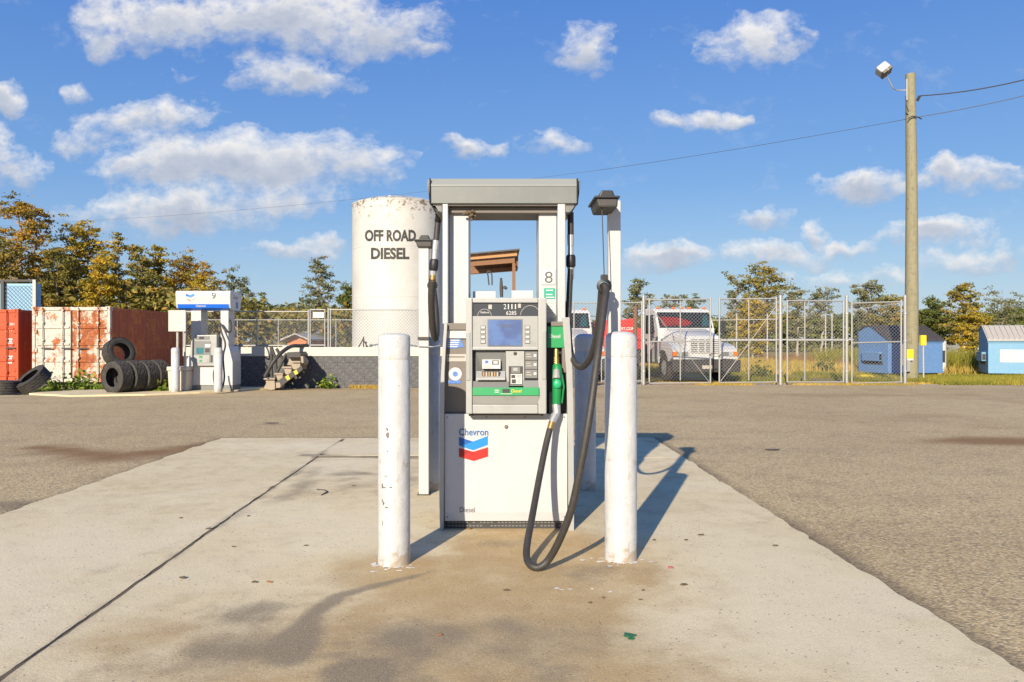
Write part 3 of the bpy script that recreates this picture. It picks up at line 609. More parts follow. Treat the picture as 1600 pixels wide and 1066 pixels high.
MB().lathe([(.013, 0), (.013, .004), (.007, .007), (0, .007)], 14, (cx_(805), Yc+.022, cz_(552.5)), Matrix.Rotation(R(90), 3, 'X')).build('key_lock', M['iron'], con, 0, smooth=True)
pr = cbox(795, 817, 572.5, 601.5, .016, .03, 'printer', M['iron'], con, .002)
cbox(799, 813, 574, 583, .010, .018, 'printer_slot', M['silver_d'], pr, .001); cbox(802, 809, 575, 580, .006, .0125, 'printer_tongue', M['silver_l'], pr, .001); cbox(798, 816, 584.5, 600.5, .008, .018, 'printer_label', M['sticker'], pr, .001)
for (a, b, c, e) in ((799, 805, 586, 591), (807, 814, 585.5, 590), (799.5, 806, 593, 599), (808, 813, 593, 598)): cbox(a, b, c, e, .0055, .0085, 'printer_icon', M['iron'] if a < 803 else M['lid_g'], pr, 0)
for k in range(3):
    q = cbox(820.5, 840, 549.5+k*14.2, 563+k*14.2, .020, .11, 'grade_key', M['silver_d'], con, .002); cbox(834, 838.5, 553.5+k*14.2, 558+k*14.2, .016, .0205, 'grade_mark', M['panel'], q, .0005)
    cbox(822.5, 829, 553+k*14.2, 554.5+k*14.2, .0172, .0198, 'grade_line', M['lid_g'], q, 0); cbox(822.5, 831, 557+k*14.2, 558.5+k*14.2, .0172, .0198, 'grade_line', M['lid_g'], q, 0)
MB().prism([(Yc+.03, cz_(596)), (Yc+.024, cz_(596)), (Yc-.012, cz_(606)), (Yc+.03, cz_(606))], 'x', cx_(739), cx_(795)).build('apron_slope', M['silver_d'], con, .001)
MB().prism([(Yc+.03, cz_(594)), (Yc+.014, cz_(595)), (Yc-.008, cz_(606)), (Yc+.03, cz_(606))], 'x', cx_(818), cx_(841)).build('apron_slope', M['silver_d'], con, .001)
gs = MB().prism([(Yc+.02, cz_(605)), (Yc-.016, cz_(605.5)), (Yc-.020, cz_(618)), (Yc+.02, cz_(618))], 'x', cx_(738.6), cx_(842)).build('green_band', M['green'], con, .003)
text_flat('Diesel', cx_(799), cx_(814.5), cz_(613.2), cz_(608.2), Yc-.0215, 'lettering', M['yellow'], gs, .006)
cbox(785, 796, 607.5, 613.5, -.0225, -.018, 'price_window', M['iron'], gs, .0005)
for k in range(2): cbox(773, 780, 609+k*3, 610.2+k*3, -.0215, -.0192, 'band_line', M['ink_w'], gs, 0)
cbox(782, 800, 614.8, 615.6, -.0222, -.0195, 'band_line', M['ink_w'], gs, 0)
MB().prism([(Yc+.02, cz_(618.6)), (Yc-.014, cz_(618.6)), (Yc+.012, cz_(632)), (Yc+.02, cz_(632))], 'x', cx_(738.6), cx_(842)).build('lower_slope', M['silver'], con, .002)
# columns and header
def colm(fl0, fl1, a, b, side):
    q = MB().box(fx(a), fx(b), 5.84, 6.24, fz(506), 2.46).build('column', M['column'], pump, .004)
    MB().box(fx(fl0), fx(fl1), 5.73, 6.28, fz(506), 2.47).build('column_flange', M['column'], q, .006)
    return q
cl = colm(691, 699.5, 699.8, 731, -1); cr = colm(872, 884, 843.5, 871.6, 1)
Yk = 5.84
sg = MB().box(X(846.5, Yk), X(867.5, Yk), Yk-.008, Yk-.002, Z(445, Yk), Z(421, Yk)).build('number_plate', M['sticker'], cr, .002)
text_flat('8', X(851, Yk), X(863.5, Yk), Z(442.5, Yk), Z(424.5, Yk), Yk-.0095, 'number', M['ink'], cr, .0)
MB().box(X(850, Yk), X(867, Yk), Yk-.005, Yk-.002, Z(467, Yk), Z(450.5, Yk)).build('notice_sticker', M['sticker_g'], cr)
for k, (a, b) in enumerate(((453, 864), (459.5, 863), (464, 866))): MB().box(X(853, Yk), X(b, Yk), Yk-.0072, Yk-.0052, Z(a+1.8, Yk), Z(a, Yk)).build('sticker_line', M['ink_w'], cr)
MB().box(X(849.5, Yk), X(868, Yk), Yk-.005, Yk-.002, Z(497, Yk), Z(468, Yk)).build('paper_notice', M['sticker'], cr)
for k in range(4): MB().box(X(852, Yk), X(866-k, Yk), Yk-.0068, Yk-.0052, Z(474.2+k*5, Yk), Z(473.2+k*5, Yk)).build('notice_line', M['lid_g'], cr)
hd = MB().prism([(5.72, 2.445), (5.72, Z(291, 5.72)), (5.735, Z(290.5, 5.735)), (5.76, Z(280, 5.76)), (6.16, Z(280, 5.76)), (6.22, Z(291, 5.72)), (6.22, 2.445)], 'x', X(672.5, 5.72), X(901.5, 5.72)).build('header', M['header'], pump, .004)
MB().prism([(5.716, Z(291, 5.716)), (5.716, Z(289, 5.716)), (5.752, Z(279.3, 5.752)), (5.765, Z(279.3, 5.752)), (5.735, Z(291, 5.72))], 'x', X(672.8, 5.72), X(901.2, 5.72)).build('header_trim', M['header_l'], hd, .002)
MB().box(X(676, 5.72), X(898, 5.72), 5.74, 6.20, 2.432, 2.4445).build('header_underside', M['brown'], hd, .002)
MB().box(X(682, 5.72), X(893, 5.72), 5.80, 6.16, 2.385, 2.4315).build('header_soffit', M['brown'], hd, .01)
for s, A in ((1, [(672, 279), (667.5, 281), (667, 290), (670, 309), (676, 321), (684, 330), (691, 332), (691, 318), (672, 318)]), (-1, [(902, 278.5), (907, 281), (906.5, 293), (904, 312), (898, 325), (890, 332), (884, 332), (884, 318), (902, 318)])):
    MB().prism([(X(a, 5.74), Z(b, 5.74)) for a, b in A], 'y', 5.745, 6.19).build('end_cap', M['header'], hd, .006)
    xs = 672 if s > 0 else 902
    MB().tube([(X(xs, 5.715), 5.716, Z(279, 5.715)), (X(xs, 5.715), 5.712, Z(317, 5.715)), (X(xs+9*s, 5.72), 5.735, Z(331, 5.72))], .006, 6).build('seam', M['black'], hd)
# boxes behind the console on the service shelf
MB().box(X(739, 6.0), X(775, 6.0), 5.98, 6.16, Z(472, 6.0), Z(455.5, 6.0)).build('rear_console_top', M['panel'], pump, .006)
MB().box(X(799, 6.0), X(833, 6.0), 5.96, 6.18, Z(472, 6.0), Z(454.5, 6.0)).build('rear_console_top', M['panel'], pump, .006)
MB().box(X(700, 6.0), X(882, 6.0), 5.86, 6.28, Z(506, 5.9), Z(472, 6.0)).build('cabinet_neck', M['silver'], pump, .006)
nest = MB(); 
for k in range(26):
    p = Vector((X(735, 5.8)+random.gauss(0, .018), 5.80+random.gauss(0, .02), 2.372+random.gauss(0, .016)))
    nest.lathe([(0, -.012), (.011, -.006), (.013, .004), (0, .012)], 6, p)
stuff(nest.build('mud_wasp_nest', M['nest']), 'small brown mud nest under the grey pump header', 'nest')

# nozzle and hoses
def spline(pts, n=10):
    P4 = [Vector(p) for p in pts]; P4 = [P4[0]*2-P4[1]]+P4+[P4[-1]*2-P4[-2]]; out = []
    for i in range(1, len(P4)-2):
        a, b, c, e = P4[i-1:i+3]
        for k in range(n):
            s = k/n; out.append(.5*((2*b)+(c-a)*s+(2*a-5*b+4*c-e)*s*s+(3*b-a-3*c+e)*s**3))
    out.append(P4[-2]); return out
nb = MB().tube([P(870, 570, 5.66), P(870.5, 577, 5.65), P(870.5, 595, 5.63), P(870, 612, 5.63), P(869.5, 632, 5.64)], [.030, .036, .037, .034, .031], 12).build('nozzle', M['green_d'], pump, 0, smooth=50)
MB().tube([P(869, 546, 5.70), P(869, 558, 5.685), P(869.5, 571, 5.665)], [.017, .0185, .021], 10).build('spout', M['brass'], nb, 0, smooth=50)
for k in range(3): MB().tube([P(869.2, 559+k*3.6, 5.683-k*.006), P(869.2, 560.6+k*3.6, 5.682-k*.006)], .0225, 10).build('spout_ring', M['brass'], nb)
MB().lathe([(.030, 0), (.030, .016), (.024, .024), (0, .026)], 18, P(870.5, 600, 5.605), Matrix.Rotation(R(90), 3, 'X') @ Matrix.Diagonal((1, 1.15, 1))).build('nozzle_cap', M['green_b'], nb, 0, smooth=50)
MB().tube([P(869.5, 578, 5.62), P(869.5, 592, 5.595)], [.024, .030], 12).build('nozzle_valve', M['silver'], nb, .004)
MB().tube([P(878, 585, 5.64), P(881, 604, 5.62), P(878, 630, 5.63)], .007, 6).build('hand_guard', M['green_d'], nb)
MB().tube([P(869, 632, 5.64), P(870, 645, 5.63), P(868, 651, 5.62)], [.032, .029, .027], 12).build('swivel', M['steel'], nb, 0, smooth=40)
MB().tube([P(868, 648, 5.62), P(862, 661, 5.58)], [.030, .025], 8).build('swivel', M['steel'], nb, 0, smooth=30)
MB().tube([P(862.5, 660, 5.575), P(858.5, 673, 5.55)], [.024, .023], 12).build('ferrule', M['brass'], nb, 0, smooth=40)
hp = [P(859, 671, 5.55), P(852, 700, 5.48), P(842, 750, 5.32), P(831, 810, 5.08), P(824, 848, 4.88), P(823, 871, 4.77), P(830, 884, 4.69), P(844, 886, 4.665), P(859, 872, 4.66), P(876, 840, 4.60), P(893, 795, 4.54), P(907, 730, 4.50), P(921, 650, 4.50), P(932, 570, 4.58), P(940, 510, 4.70), P(945, 470, 4.80), P(947, 455, 4.85), P(944, 446.5, 4.88), P(940, 455, 4.91), P(938, 480, 4.98), P(933, 520, 5.12), P(924, 555, 5.30), P(911, 573, 5.48), P(899, 568, 5.64), P(891, 545, 5.76), P(888.5, 500, 5.84), P(890, 450, 5.88), P(892, 418, 5.90)]
MB().tube(spline(hp, 8), .0228, 14, True).build('hose', M['rubber'], pump, 0, smooth=60)
def brk(x0, y0, x1, y1, Yq, nm='breakaway'):
    f = lambda s: P(x0+(x1-x0)*s, y0+(y1-y0)*s, Yq)
    b = MB().tube([f(0), f(.36)], .024, 12).build('hose_tail', M['rubber'], pump, 0, smooth=40)
    MB().tube([f(.34), f(.50)], [.027, .025], 10).build('coupling', M['steel'], b, 0, smooth=30)
    MB().tube([f(.50), f(.66)], [.021, .023], 10).build('coupling', M['steel'], b, 0, smooth=30)
    MB().tube([f(.64), f(.67), f(.80), f(.83)], [.030, .037, .037, .028], 12).build('breakaway', M['black'], b, 0, smooth=30)
    MB().tube([f(.83), f(.90)], [.026, .024], 8).build('coupling', M['steel'], b, 0, smooth=30)
    MB().tube([f(.90), f(1)], [.025, .024], 12).build('ferrule', M['brass'] if x0 < 800 else M['steel'], b, 0, smooth=30)
brk(891.5, 332, 892, 436, 5.90); brk(684.5, 343, 675.5, 440, 6.30)
MB().tube([P(688, 330, 6.2), P(684.5, 345, 6.3)], .03, 10).build('hose_tail', M['black'], pump, 0, smooth=40)
hl = [P(675.5, 436, 6.30), P(674, 460, 6.34), P(674.5, 490, 6.42), P(677, 518, 6.52), P(680, 529, 6.62), P(682, 518, 6.74), P(681, 490, 6.84), P(678, 460, 6.92), P(675.5, 445, 6.97)]
MB().tube(spline(hl, 8), .0285, 12).build('hose', M['rubber'], pump, 0, smooth=60)
for (q, Yq, nm) in (((944, 447), 4.88, 'a'), ((675.5, 446), 6.96, 'b')):
    c = P(*q, Yq)
    MB().lathe([(.030, -.02), (.047, -.014), (.047, .014), (.030, .02)], 16, c, Matrix.Rotation(R(90), 3, 'X'), True).build('hose_clamp', M['black'], pump, 0, smooth=40)
    MB().box(c.x-.022, c.x+.022, c.y-.016, c.y+.016, c.z+.036, c.z+.072).build('hose_clamp', M['black'], pump, .006)

# hose posts with retractor heads
def hose_post(px0, px1, Yq, ytop, xarm, label, ya=-.09, yb=.09, zh=None, xab=None):
    x0, x1 = X(px0, Yq), X(px1, Yq); w = x1-x0; zt = Z(ytop, Yq)
    r = thing('hose_post', label, 'post', ((x0+x1)/2, Yq, .014), 'hose retractor posts')
    MB().box(x0, x1, Yq-w*.5, Yq+w*.5, .016, zt).build('post', M['white'], r, .006)
    MB().box(x0-.012, x1+.012, Yq-w*.5-.012, Yq+w*.5+.012, .016, .03).build('foot_plate', M['iron'], r, .002)
    xa, xb = xab or (min(x0, xarm)-.02, max(x1, xarm)+.012)
    zt = zh or zt
    MB().prism([(xa+.01, zt-.028), (xb-.004, zt-.028), (xb, zt+.03), (xa-.006, zt+.03)], 'y', Yq+ya+.015, Yq+yb-.015).build('retractor_head', M['iron'], r, .012)
    MB().box(xa-.018, xb+.008, Yq+ya, Yq+yb, zt+.028, zt+.042).build('head_rim', M['black'], r, .004)
    mm = (xa+xb)/2; MB().prism([(mm-.055, zt+.04), (mm+.055, zt+.04), (mm+.035, zt+.085), (mm-.035, zt+.085)], 'y', Yq+ya+.045, Yq+yb-.045).build('head_cap', M['black'], r, .008)
    return r, zt
r1, zt1 = hose_post(949.5, 968.5, 5.14, 315, X(941, 4.9), 'tall white hose post behind the right front bollard', -.31, .05, Z(317, 4.85), (X(933, 4.85), X(966, 4.85)))
c = P(944, 447, 4.88); MB().tube([(X(940.5, 4.88), 4.88, zt1-.02), (c.x, c.y, c.z+.07)], .0035, 6).build('cable', M['iron'], r1)
r2, zt2 = hose_post(655, 670.5, 7.02, 383, X(674, 7.02), 'white hose post in front of the left rear bollard, against the tank')
c = P(675.5, 446, 6.96); MB().tube([(X(674, 7.0), 6.96, zt2-.02), (c.x, c.y, c.z+.07)], .0035, 6).build('cable', M['iron'], r2)
MB().box(X(653.5, 7.0), X(671.5, 7.0), 6.955, 7.09, Z(531, 7.0), Z(526.5, 7.0)).build('post_collar', M['iron'], r2, .003)

# bollards
def bollard(x, y, h, rad, label, group, chips=0, z=.014, dome=1.0):
    r = thing('bollard', label, 'bollard', (x, y, z), group)
    prof = [(rad*1.015, 0), (rad*1.01, .02), (rad, .06), (rad, h-.17), (rad*.985, h-.168), (rad*.985, h-.162), (rad*1.005, h-.16), (rad*1.005, h-.05*dome), (rad*.93, h-.027*dome), (rad*.7, h-.009*dome), (rad*.4, h-.001), (0, h)]
    MB().lathe([(a, b+z) for a, b in prof], 40, (x, y, 0)).build('pipe', M['bollard'], r, 0, smooth=45)
    return r
HP = 'bollards around the near dispenser'
b1 = bollard(-.663, 4.85, 1.455, .1005, 'chipped white pipe bollard at the left front of the number 8 pump', HP, dome=.45)
b2 = bollard(.782, 4.94, 1.468, .1025, 'smooth white pipe bollard at the right front, beside the looped hose', HP)
b3 = bollard(.815, 7.27, 1.475, .1005, 'shaded white bollard behind the right side of the near pump', HP)
b4 = bollard(-.655, 7.24, 1.440, .1005, 'white bollard hidden behind the left hose post at the pump rear', HP)
def chip(px, py, b, pts, mat='brown'):                # patches of lost paint, lying on the round face
    rad, x, y = .1005, -.663, 4.85; mb = MB(); v = []
    for (dx, dz) in pts:
        xx = X(px+dx, 4.76)-x; zz = Z(py+dz, 4.76); v.append((x+xx, y-math.sqrt(max(rad*rad-xx*xx, 0))-.0015, zz))
    mb.add(v, [tuple(range(len(v)))]); mb.build('paint_chip', M[mat], b)
def ragged(rx, rz, n=13): return [(rx*(.6+.6*random.random())*math.cos(a), rz*(.6+.6*random.random())*math.sin(a)) for a in np.linspace(0, 2*math.pi, n)[:-1]]
for (px, py, rx, rz) in ((606, 680, 4, 6), (605, 671, 2.5, 3.5), (597, 760, 2, 5), (600, 762, 4, 1.6), (611, 761, 4, 1.4), (603, 744, 4, .9), (599, 787, 2, 4), (604, 793, 4, 2), (597, 783, 1.3, 3), (606, 705, 1.4, 2.4), (597, 818, 1, 5)):
    chip(px, py, b1, ragged(rx*.8, rz*.8), 'brown')
MB().tube([P(652, 541, 6.96), P(676, 542, 6.96), P(688, 540, 7.0)], .006, 6).build('clamp_rod', M['steel'], r2)
# ================================================================== tank, shelter, containment wall
YT = 27.2; TX = X(622, YT); TR = 1.60
tank = thing('storage_tank', 'tall white cylindrical fuel tank with black OFF ROAD DIESEL lettering', 'tank', (TX, YT, 0))
ze = Z(322, YT); zp = Z(306, YT-TR*.4)
MB().lathe([(TR, .3), (TR, 2.9), (TR+.006, 2.905), (TR+.006, 2.93), (TR, 2.935), (TR, 4.6), (TR+.006, 4.605), (TR+.006, 4.63), (TR, 4.635), (TR, ze)], 72, (TX, YT, 0)).build('shell', M['tank'], tank, 0, smooth=30)
MB().lathe([(TR+.01, ze-.05), (TR+.015, ze), (TR-.04, ze+.02), (TR*.75, ze+.14), (TR*.4, ze+.23), (0, ze+.27)], 72, (TX, YT, 0)).build('dome', M['tank'], tank, 0, smooth=30)
lx = X(607, YT-TR); MB().prism([(lx-.055, ze-.08), (lx+.055, ze-.08), (lx+.055, Z(309, 25.8)), (lx+.03, Z(305, 25.8)), (lx-.03, Z(305, 25.8)), (lx-.055, Z(309, 25.8))], 'y', YT-TR*.86, YT-TR*.86+.04).build('lifting_lug', M['tank'], tank, .006)
def on_tank(px0, px1, py0, py1):
    def f(u, w):
        px = px0+(px1-px0)*u; k = (px-CX)/F; a = k*k+1; bb = -2*(k*TX+YT); cc = TX*TX+YT*YT-(TR+.007)**2; Yq = (-bb-math.sqrt(bb*bb-4*a*cc))/(2*a)
        return (k*Yq, Yq, Z(py1+(py0-py1)*w, Yq))
    return f
text_flat('OFF ROAD', 0, 1, 0, 1, 0, 'lettering', M['stain_txt'], tank, .044, on_tank(570, 650, 359, 377.5))
text_flat('DIESEL', 0, 1, 0, 1, 0, 'lettering', M['stain_txt'], tank, .044, on_tank(579.5, 639.5, 387, 405.5))
# timber lean-to
sh = thing('lean_to_shelter', 'wooden lean-to roof on posts seen through the gap between the pump columns', 'shelter', (X(770, 25.5), 25.5, 1.2))
def sp(a, b, Yq=25.0): return P(720+a/10.66, 380+b/10.66, Yq)
p0, p1, p2, p3 = sp(128, 205), sp(938, 135), sp(938, 210), sp(128, 280)
def plank(name, mat, pts, Ya, Yb, bevel=.004, par=sh): return MB().prism([(p.x, p.z) for p in pts], 'y', Ya, Yb).build(name, mat, par, bevel)
plank('fascia_board', M['wood_l'], [p0, p1, p2, p3], 25.0, 25.05)
plank('roof_sheet', M['lid_d'], [sp(110, 178), sp(978, 98), sp(978, 125), sp(110, 203)], 24.85, 26.9)
for (a, b) in ((245, 190), (450, 170), (670, 150), (890, 128)): plank('rafter_end', M['wood_l'], [sp(a, b-12), sp(a+45, b-16), sp(a+45, b+12), sp(a, b+16)], 24.93, 26.7, 0)
plank('beam', M['wood'], [sp(135, 290), sp(900, 225), sp(900, 320), sp(135, 380)], 25.12, 25.2)
plank('beam', M['wood'], [sp(140, 390), sp(900, 325), sp(900, 400), sp(140, 455)], 26.3, 26.4)
plank('soffit', M['wood'], [sp(132, 285), sp(905, 218), sp(905, 400), sp(132, 458)], 26.45, 26.5)
plank('side_board', M['wood'], [sp(905, 215), sp(960, 210), sp(960, 395), sp(905, 400)], 25.3, 26.6)
for a, b in ((110, 158), (858, 912)):
    q0, q1 = sp(a, 300), sp(b, 300); MB().box(q0.x, q1.x, 25.1, 25.24, .9, q0.z-.05).build('post', M['wood'], sh, .005)
def hook(pts, r, label, Yq=24.9, nm='dispensing_nozzle'): tag(MB().tube(spline([sp(a, b, Yq) for a, b in pts], 5), r, 8).build(nm, M['iron'], None, 0, smooth=50), label, 'nozzle')
hook([(470, 700), (455, 560), (445, 480), (480, 470), (515, 520), (520, 620), (520, 700)], .022, 'bent black pipe hook hanging under the lean-to roof')
md = thing('pump_handle', 'dark upright hand pump with a knob under the lean-to', 'hand pump', tuple(P(783, 470, 24.8)))
MB().tube([sp(680, 900, 24.8), sp(675, 760, 24.8), sp(672, 640, 24.8), sp(670, 580, 24.8)], [.05, .06, .045, .035], 8).build('barrel', M['iron'], md, 0, smooth=50); MB().tube([sp(700, 740, 24.8), sp(735, 735, 24.8), sp(770, 765, 24.8)], [.03, .055, .04], 8).build('knob', M['iron'], md, 0, smooth=50)

YW = 23.2; WZ0, WZ1 = .96, 1.235
wl = thing('containment_wall', 'low dark block wall with a white painted curb along its top, under the tank', 'wall', (X(480, YW), YW, 0))
XA, XB = X(287, YW), 2.6
MB().box(XA+.01, XB-.01, YW+.02, YW+.19, -.02, WZ0-.005).build('mortar', M['mortar'], wl)
bw, bh = .405, .19; bmesh_cache = {}
for row in range(5):
    z0 = row*bh+.004; x = XA-(bw/2 if row % 2 else 0); k = 0
    while x < XB:
        xa, xb = max(x, XA), min(x+bw, XB)
        if xb-xa > .06:
            key = round(xb-xa, 3)
            jz = random.uniform(-.002, .003)
            if key not in bmesh_cache: 
                o = MB().box(-(xb-xa)/2+.007, (xb-xa)/2-.007, 0, .19, .006, bh-.006).build('block', M['block_d'], None, .005, 1); bmesh_cache[key] = o.data; o.parent = wl
            else:
                o = bpy.data.objects.new('block', bmesh_cache[key]); COL.objects.link(o); o.parent = wl
            o.location = ((xa+xb)/2-wl.location.x, random.uniform(-.004, .004), z0)
        x += bw
MB().box(XA-.02, XB, YW-.025, YW+.26, WZ0, WZ1).build('curb', M['curb'], wl, .012)
# deck inside the containment
struct(MB().box(XA, XB, YW+.27, 31.5, .2, 1.0).build('containment_floor', M['curb']))

# chain link
def wire_mesh(mb, x0, x1, z0, z1, Y, pitch=.085, r=.0028):
    W_, H_ = x1-x0, z1-z0
    for sgn in (1, -1):
        c = -H_
        while c < W_:
            a = max(0, c); b = min(W_, c+H_)
            if b-a > .02:
                za, zb = a-c, b-c
                if sgn < 0: za, zb = H_-za, H_-zb
                off = .003*sgn; p = Vector((x0+a, Y+off, z0+za)); q = Vector((x0+b, Y+off, z0+zb))
                dd = (q-p).normalized(); nx = dd.cross(Vector((0, 1, 0)))*r; ny = Vector((0, r, 0))
                v = [p-ny, p+nx*.9+ny*.5, p-nx*.9+ny*.5, q-ny, q+nx*.9+ny*.5, q-nx*.9+ny*.5]; mb.add(v, [(0, 1, 4, 3), (1, 2, 5, 4), (2, 0, 3, 5)])
            c += pitch*1.0
    return mb
def pipe(a, b, r, name, par, mat='zinc'): return MB().tube([a, b], r, 8).build(name, M[mat], par, 0, smooth=50)
def fence(label, x0, x1, z0, z1, Y, posts, rails, post_r=.028, over=.05, pitch=.085, braces=(), cat='fence', name='chain_link_fence', r=.0030, posts_z0=None):
    f = thing(name, label, cat, ((x0+x1)/2, Y, z0))
    if pitch: stuffp = wire_mesh(MB(), x0, x1, z0+.03, z1, Y+.02, pitch, r).build('chain_link_mesh', M['zinc'], f)
    for i, p in enumerate(posts): pipe((p, Y, (z0 if posts_z0 is None else posts_z0)), (p, Y, z1+over), post_r if i in (0, len(posts)-1) else post_r*.75, 'post', f)
    for z in rails: pipe((x0, Y+.004, z), (x1, Y+.004, z), .019, 'rail', f)
    for (a, b, c, d) in braces: pipe((a, Y-.012, b), (c, Y-.012, d), .012, 'brace', f)
    return f
YL = 23.36
l0, l1, l2, l3 = X(287, YL), X(482, YL), X(513, YL), X(653.5, YL)
fence('chain link fence on the white curb left of the small gate', l0, l1, WZ1, Z(486.5, YL), YL, [l0, X(320, YL), X(402, YL), l1], [Z(487, YL), WZ1+.05], pitch=.10, r=.004)
fence('chain link fence on the white curb in front of the tank', l2, l3, WZ1, Z(484, YL), YL, [l2, X(516.5, YL), l3], [Z(484, YL)], pitch=.10, r=.004)
gt = fence('small chain link gate with a white sign at the stair top', l1+.06, l2-.08, WZ1, Z(483, YL), YL-.02, [l1+.06, l2-.1], [Z(484, YL), WZ1+.06], .02, .0, cat='gate', name='chain_link_gate')
MB().box(X(489, YL-.05), X(506.5, YL-.05), YL-.07, YL-.055, Z(497, YL), Z(488, YL)).build('sign_plate', M['sticker'], gt, .003)
MB().box(X(492, YL-.05), X(504, YL-.05), YL-.0735, YL-.0715, Z(491.5, YL), Z(490.5, YL)).build('sign_line', M['lid_g'], gt)
YB = 30.8
bx0, bx1 = X(300, YB), X(700, YB)
fence('far chain link fence closing the tank enclosure behind the tank', bx0, bx1, 1.0, Z(500, YB), YB, [X(q, YB) for q in (300, 371, 403, 435, 525, 600, 700)], [Z(500, YB)])
ln = MB(); 
tp = thing('pipe_tripod', 'thin dark pipe stand on the white curb at the tank foot', 'stand', tuple(P(568, 548, 23.4)))
for a, b in (((568, 526), (568, 547)), ((568, 529), (559, 545)), ((568, 532), (577, 546)), ((572, 534), (572.5, 546))): pipe(P(*a, 23.4), P(*b, 23.4), .02, 'leg', tp, 'iron')

# stairs
st = thing('concrete_stairs', 'short open concrete stairs with black and yellow striped stringer up to the curb', 'stairs', (X(440, 22.4), 22.4, 0))
YS = 22.0
def sx(q, b, Yq=YS): return (X(400+q/8, Yq), Z(530+b/8, Yq))
for i, (a, b) in enumerate((((95, 508), (235, 488)), ((228, 440), (335, 425)), ((325, 360), (445, 345)), ((415, 295), (555, 275)))):
    q0 = sx(*a); q1 = sx(*b); MB().box(q0[0], q1[0], YS, YS+.85, q1[1]-.045, q1[1]).build('tread', M['stair'], st, .008)
    e0 = sx(a[0]+20, a[1]+12); e1 = sx(b[0]-5, a[1]+12); e2 = sx(b[0]-10, a[1]+95); e3 = sx(a[0]+40, a[1]+80)
    MB().prism([e0, e1, e2, e3], 'y', YS+.03, YS+.12).build('tread_block', M['stair'], st, .006)
    MB().prism([e0, e1, e2, e3], 'y', YS+.72, YS+.81).build('tread_block', M['stair'], st, .006)
band = [(255, 600), (240, 540), (575, 330), (585, 385), (330, 580)]
MB().prism([sx(*q) for q in band], 'y', YS-.01, YS+.06).build('stringer', M['iron'], st, .004)
MB().prism([sx(*q) for q in band], 'y', YS+.78, YS+.84).build('stringer', M['iron'], st, .004)
for (a, b, c, d) in ((365, 470, 400, 515), (470, 405, 500, 448)): MB().prism([sx(a, b), sx(a+40, b-22), sx(c+28, d-18), sx(c-5, d)], 'y', YS-.014, YS-.009).build('yellow_stripe', M['yellow'], st)
MB().prism([sx(90, 615), sx(130, 540), sx(235, 550), sx(235, 630), sx(180, 640)], 'y', YS+.02, YS+.8).build('footing', M['stair'], st, .015)
MB().prism([sx(250, 545), sx(300, 540), sx(315, 590), sx(300, 612), sx(250, 612)], 'y', YS-.02, YS+.4).build('footing', M['stair'], st, .02)
MB().prism([sx(375, 165), sx(530, 160), sx(555, 200), sx(545, 232), sx(370, 232)], 'y', YS+.1, YS+.9).build('landing', M['iron'], st, .012)
MB().prism([sx(330, 330), sx(380, 235), sx(545, 235), sx(575, 290), sx(560, 330)], 'y', YS+.35, YS+.8).build('landing_riser', M['stair'], st, .008)
MB().prism([sx(552, 215), sx(585, 215), sx(588, 300), sx(560, 300)], 'y', YS+.05, YS+.3).build('landing_cheek', M['stair'], st, .008)
tag(MB().tube(spline([P(400+a/8, 530+b/8, Yq) for a, b, Yq in ((110, 470, 21.9), (150, 400, 21.9), (200, 310, 21.9), (260, 230, 21.95), (330, 160, 22.1), (400, 110, 22.4), (470, 85, 22.8), (560, 85, 23.1), (640, 78, 23.3))], 6), .055, 10).build('transfer_hose', M['rubber'], None, 0, smooth=60), 'thick dark transfer hose arching over the concrete stairs', 'hose')
fr = thing('leaning_pipes', 'dark leaning pipes behind the thick hose beside the stairs', 'pipes', (X(426, 22.5), 22.5, 0))
for a, b in (((190, 90), (200, 590)), ((190, 95), (235, 220)), ((380, 180), (250, 440)), ((240, 220), (260, 480)), ((255, 120), (330, 240))):
    MB().tube([P(400+a[0]/8, 530+a[1]/8, 22.55), P(400+b[0]/8, 530+b[1]/8, 22.55)], .045, 8).build('pipe', M['iron'], fr, 0, smooth=50)

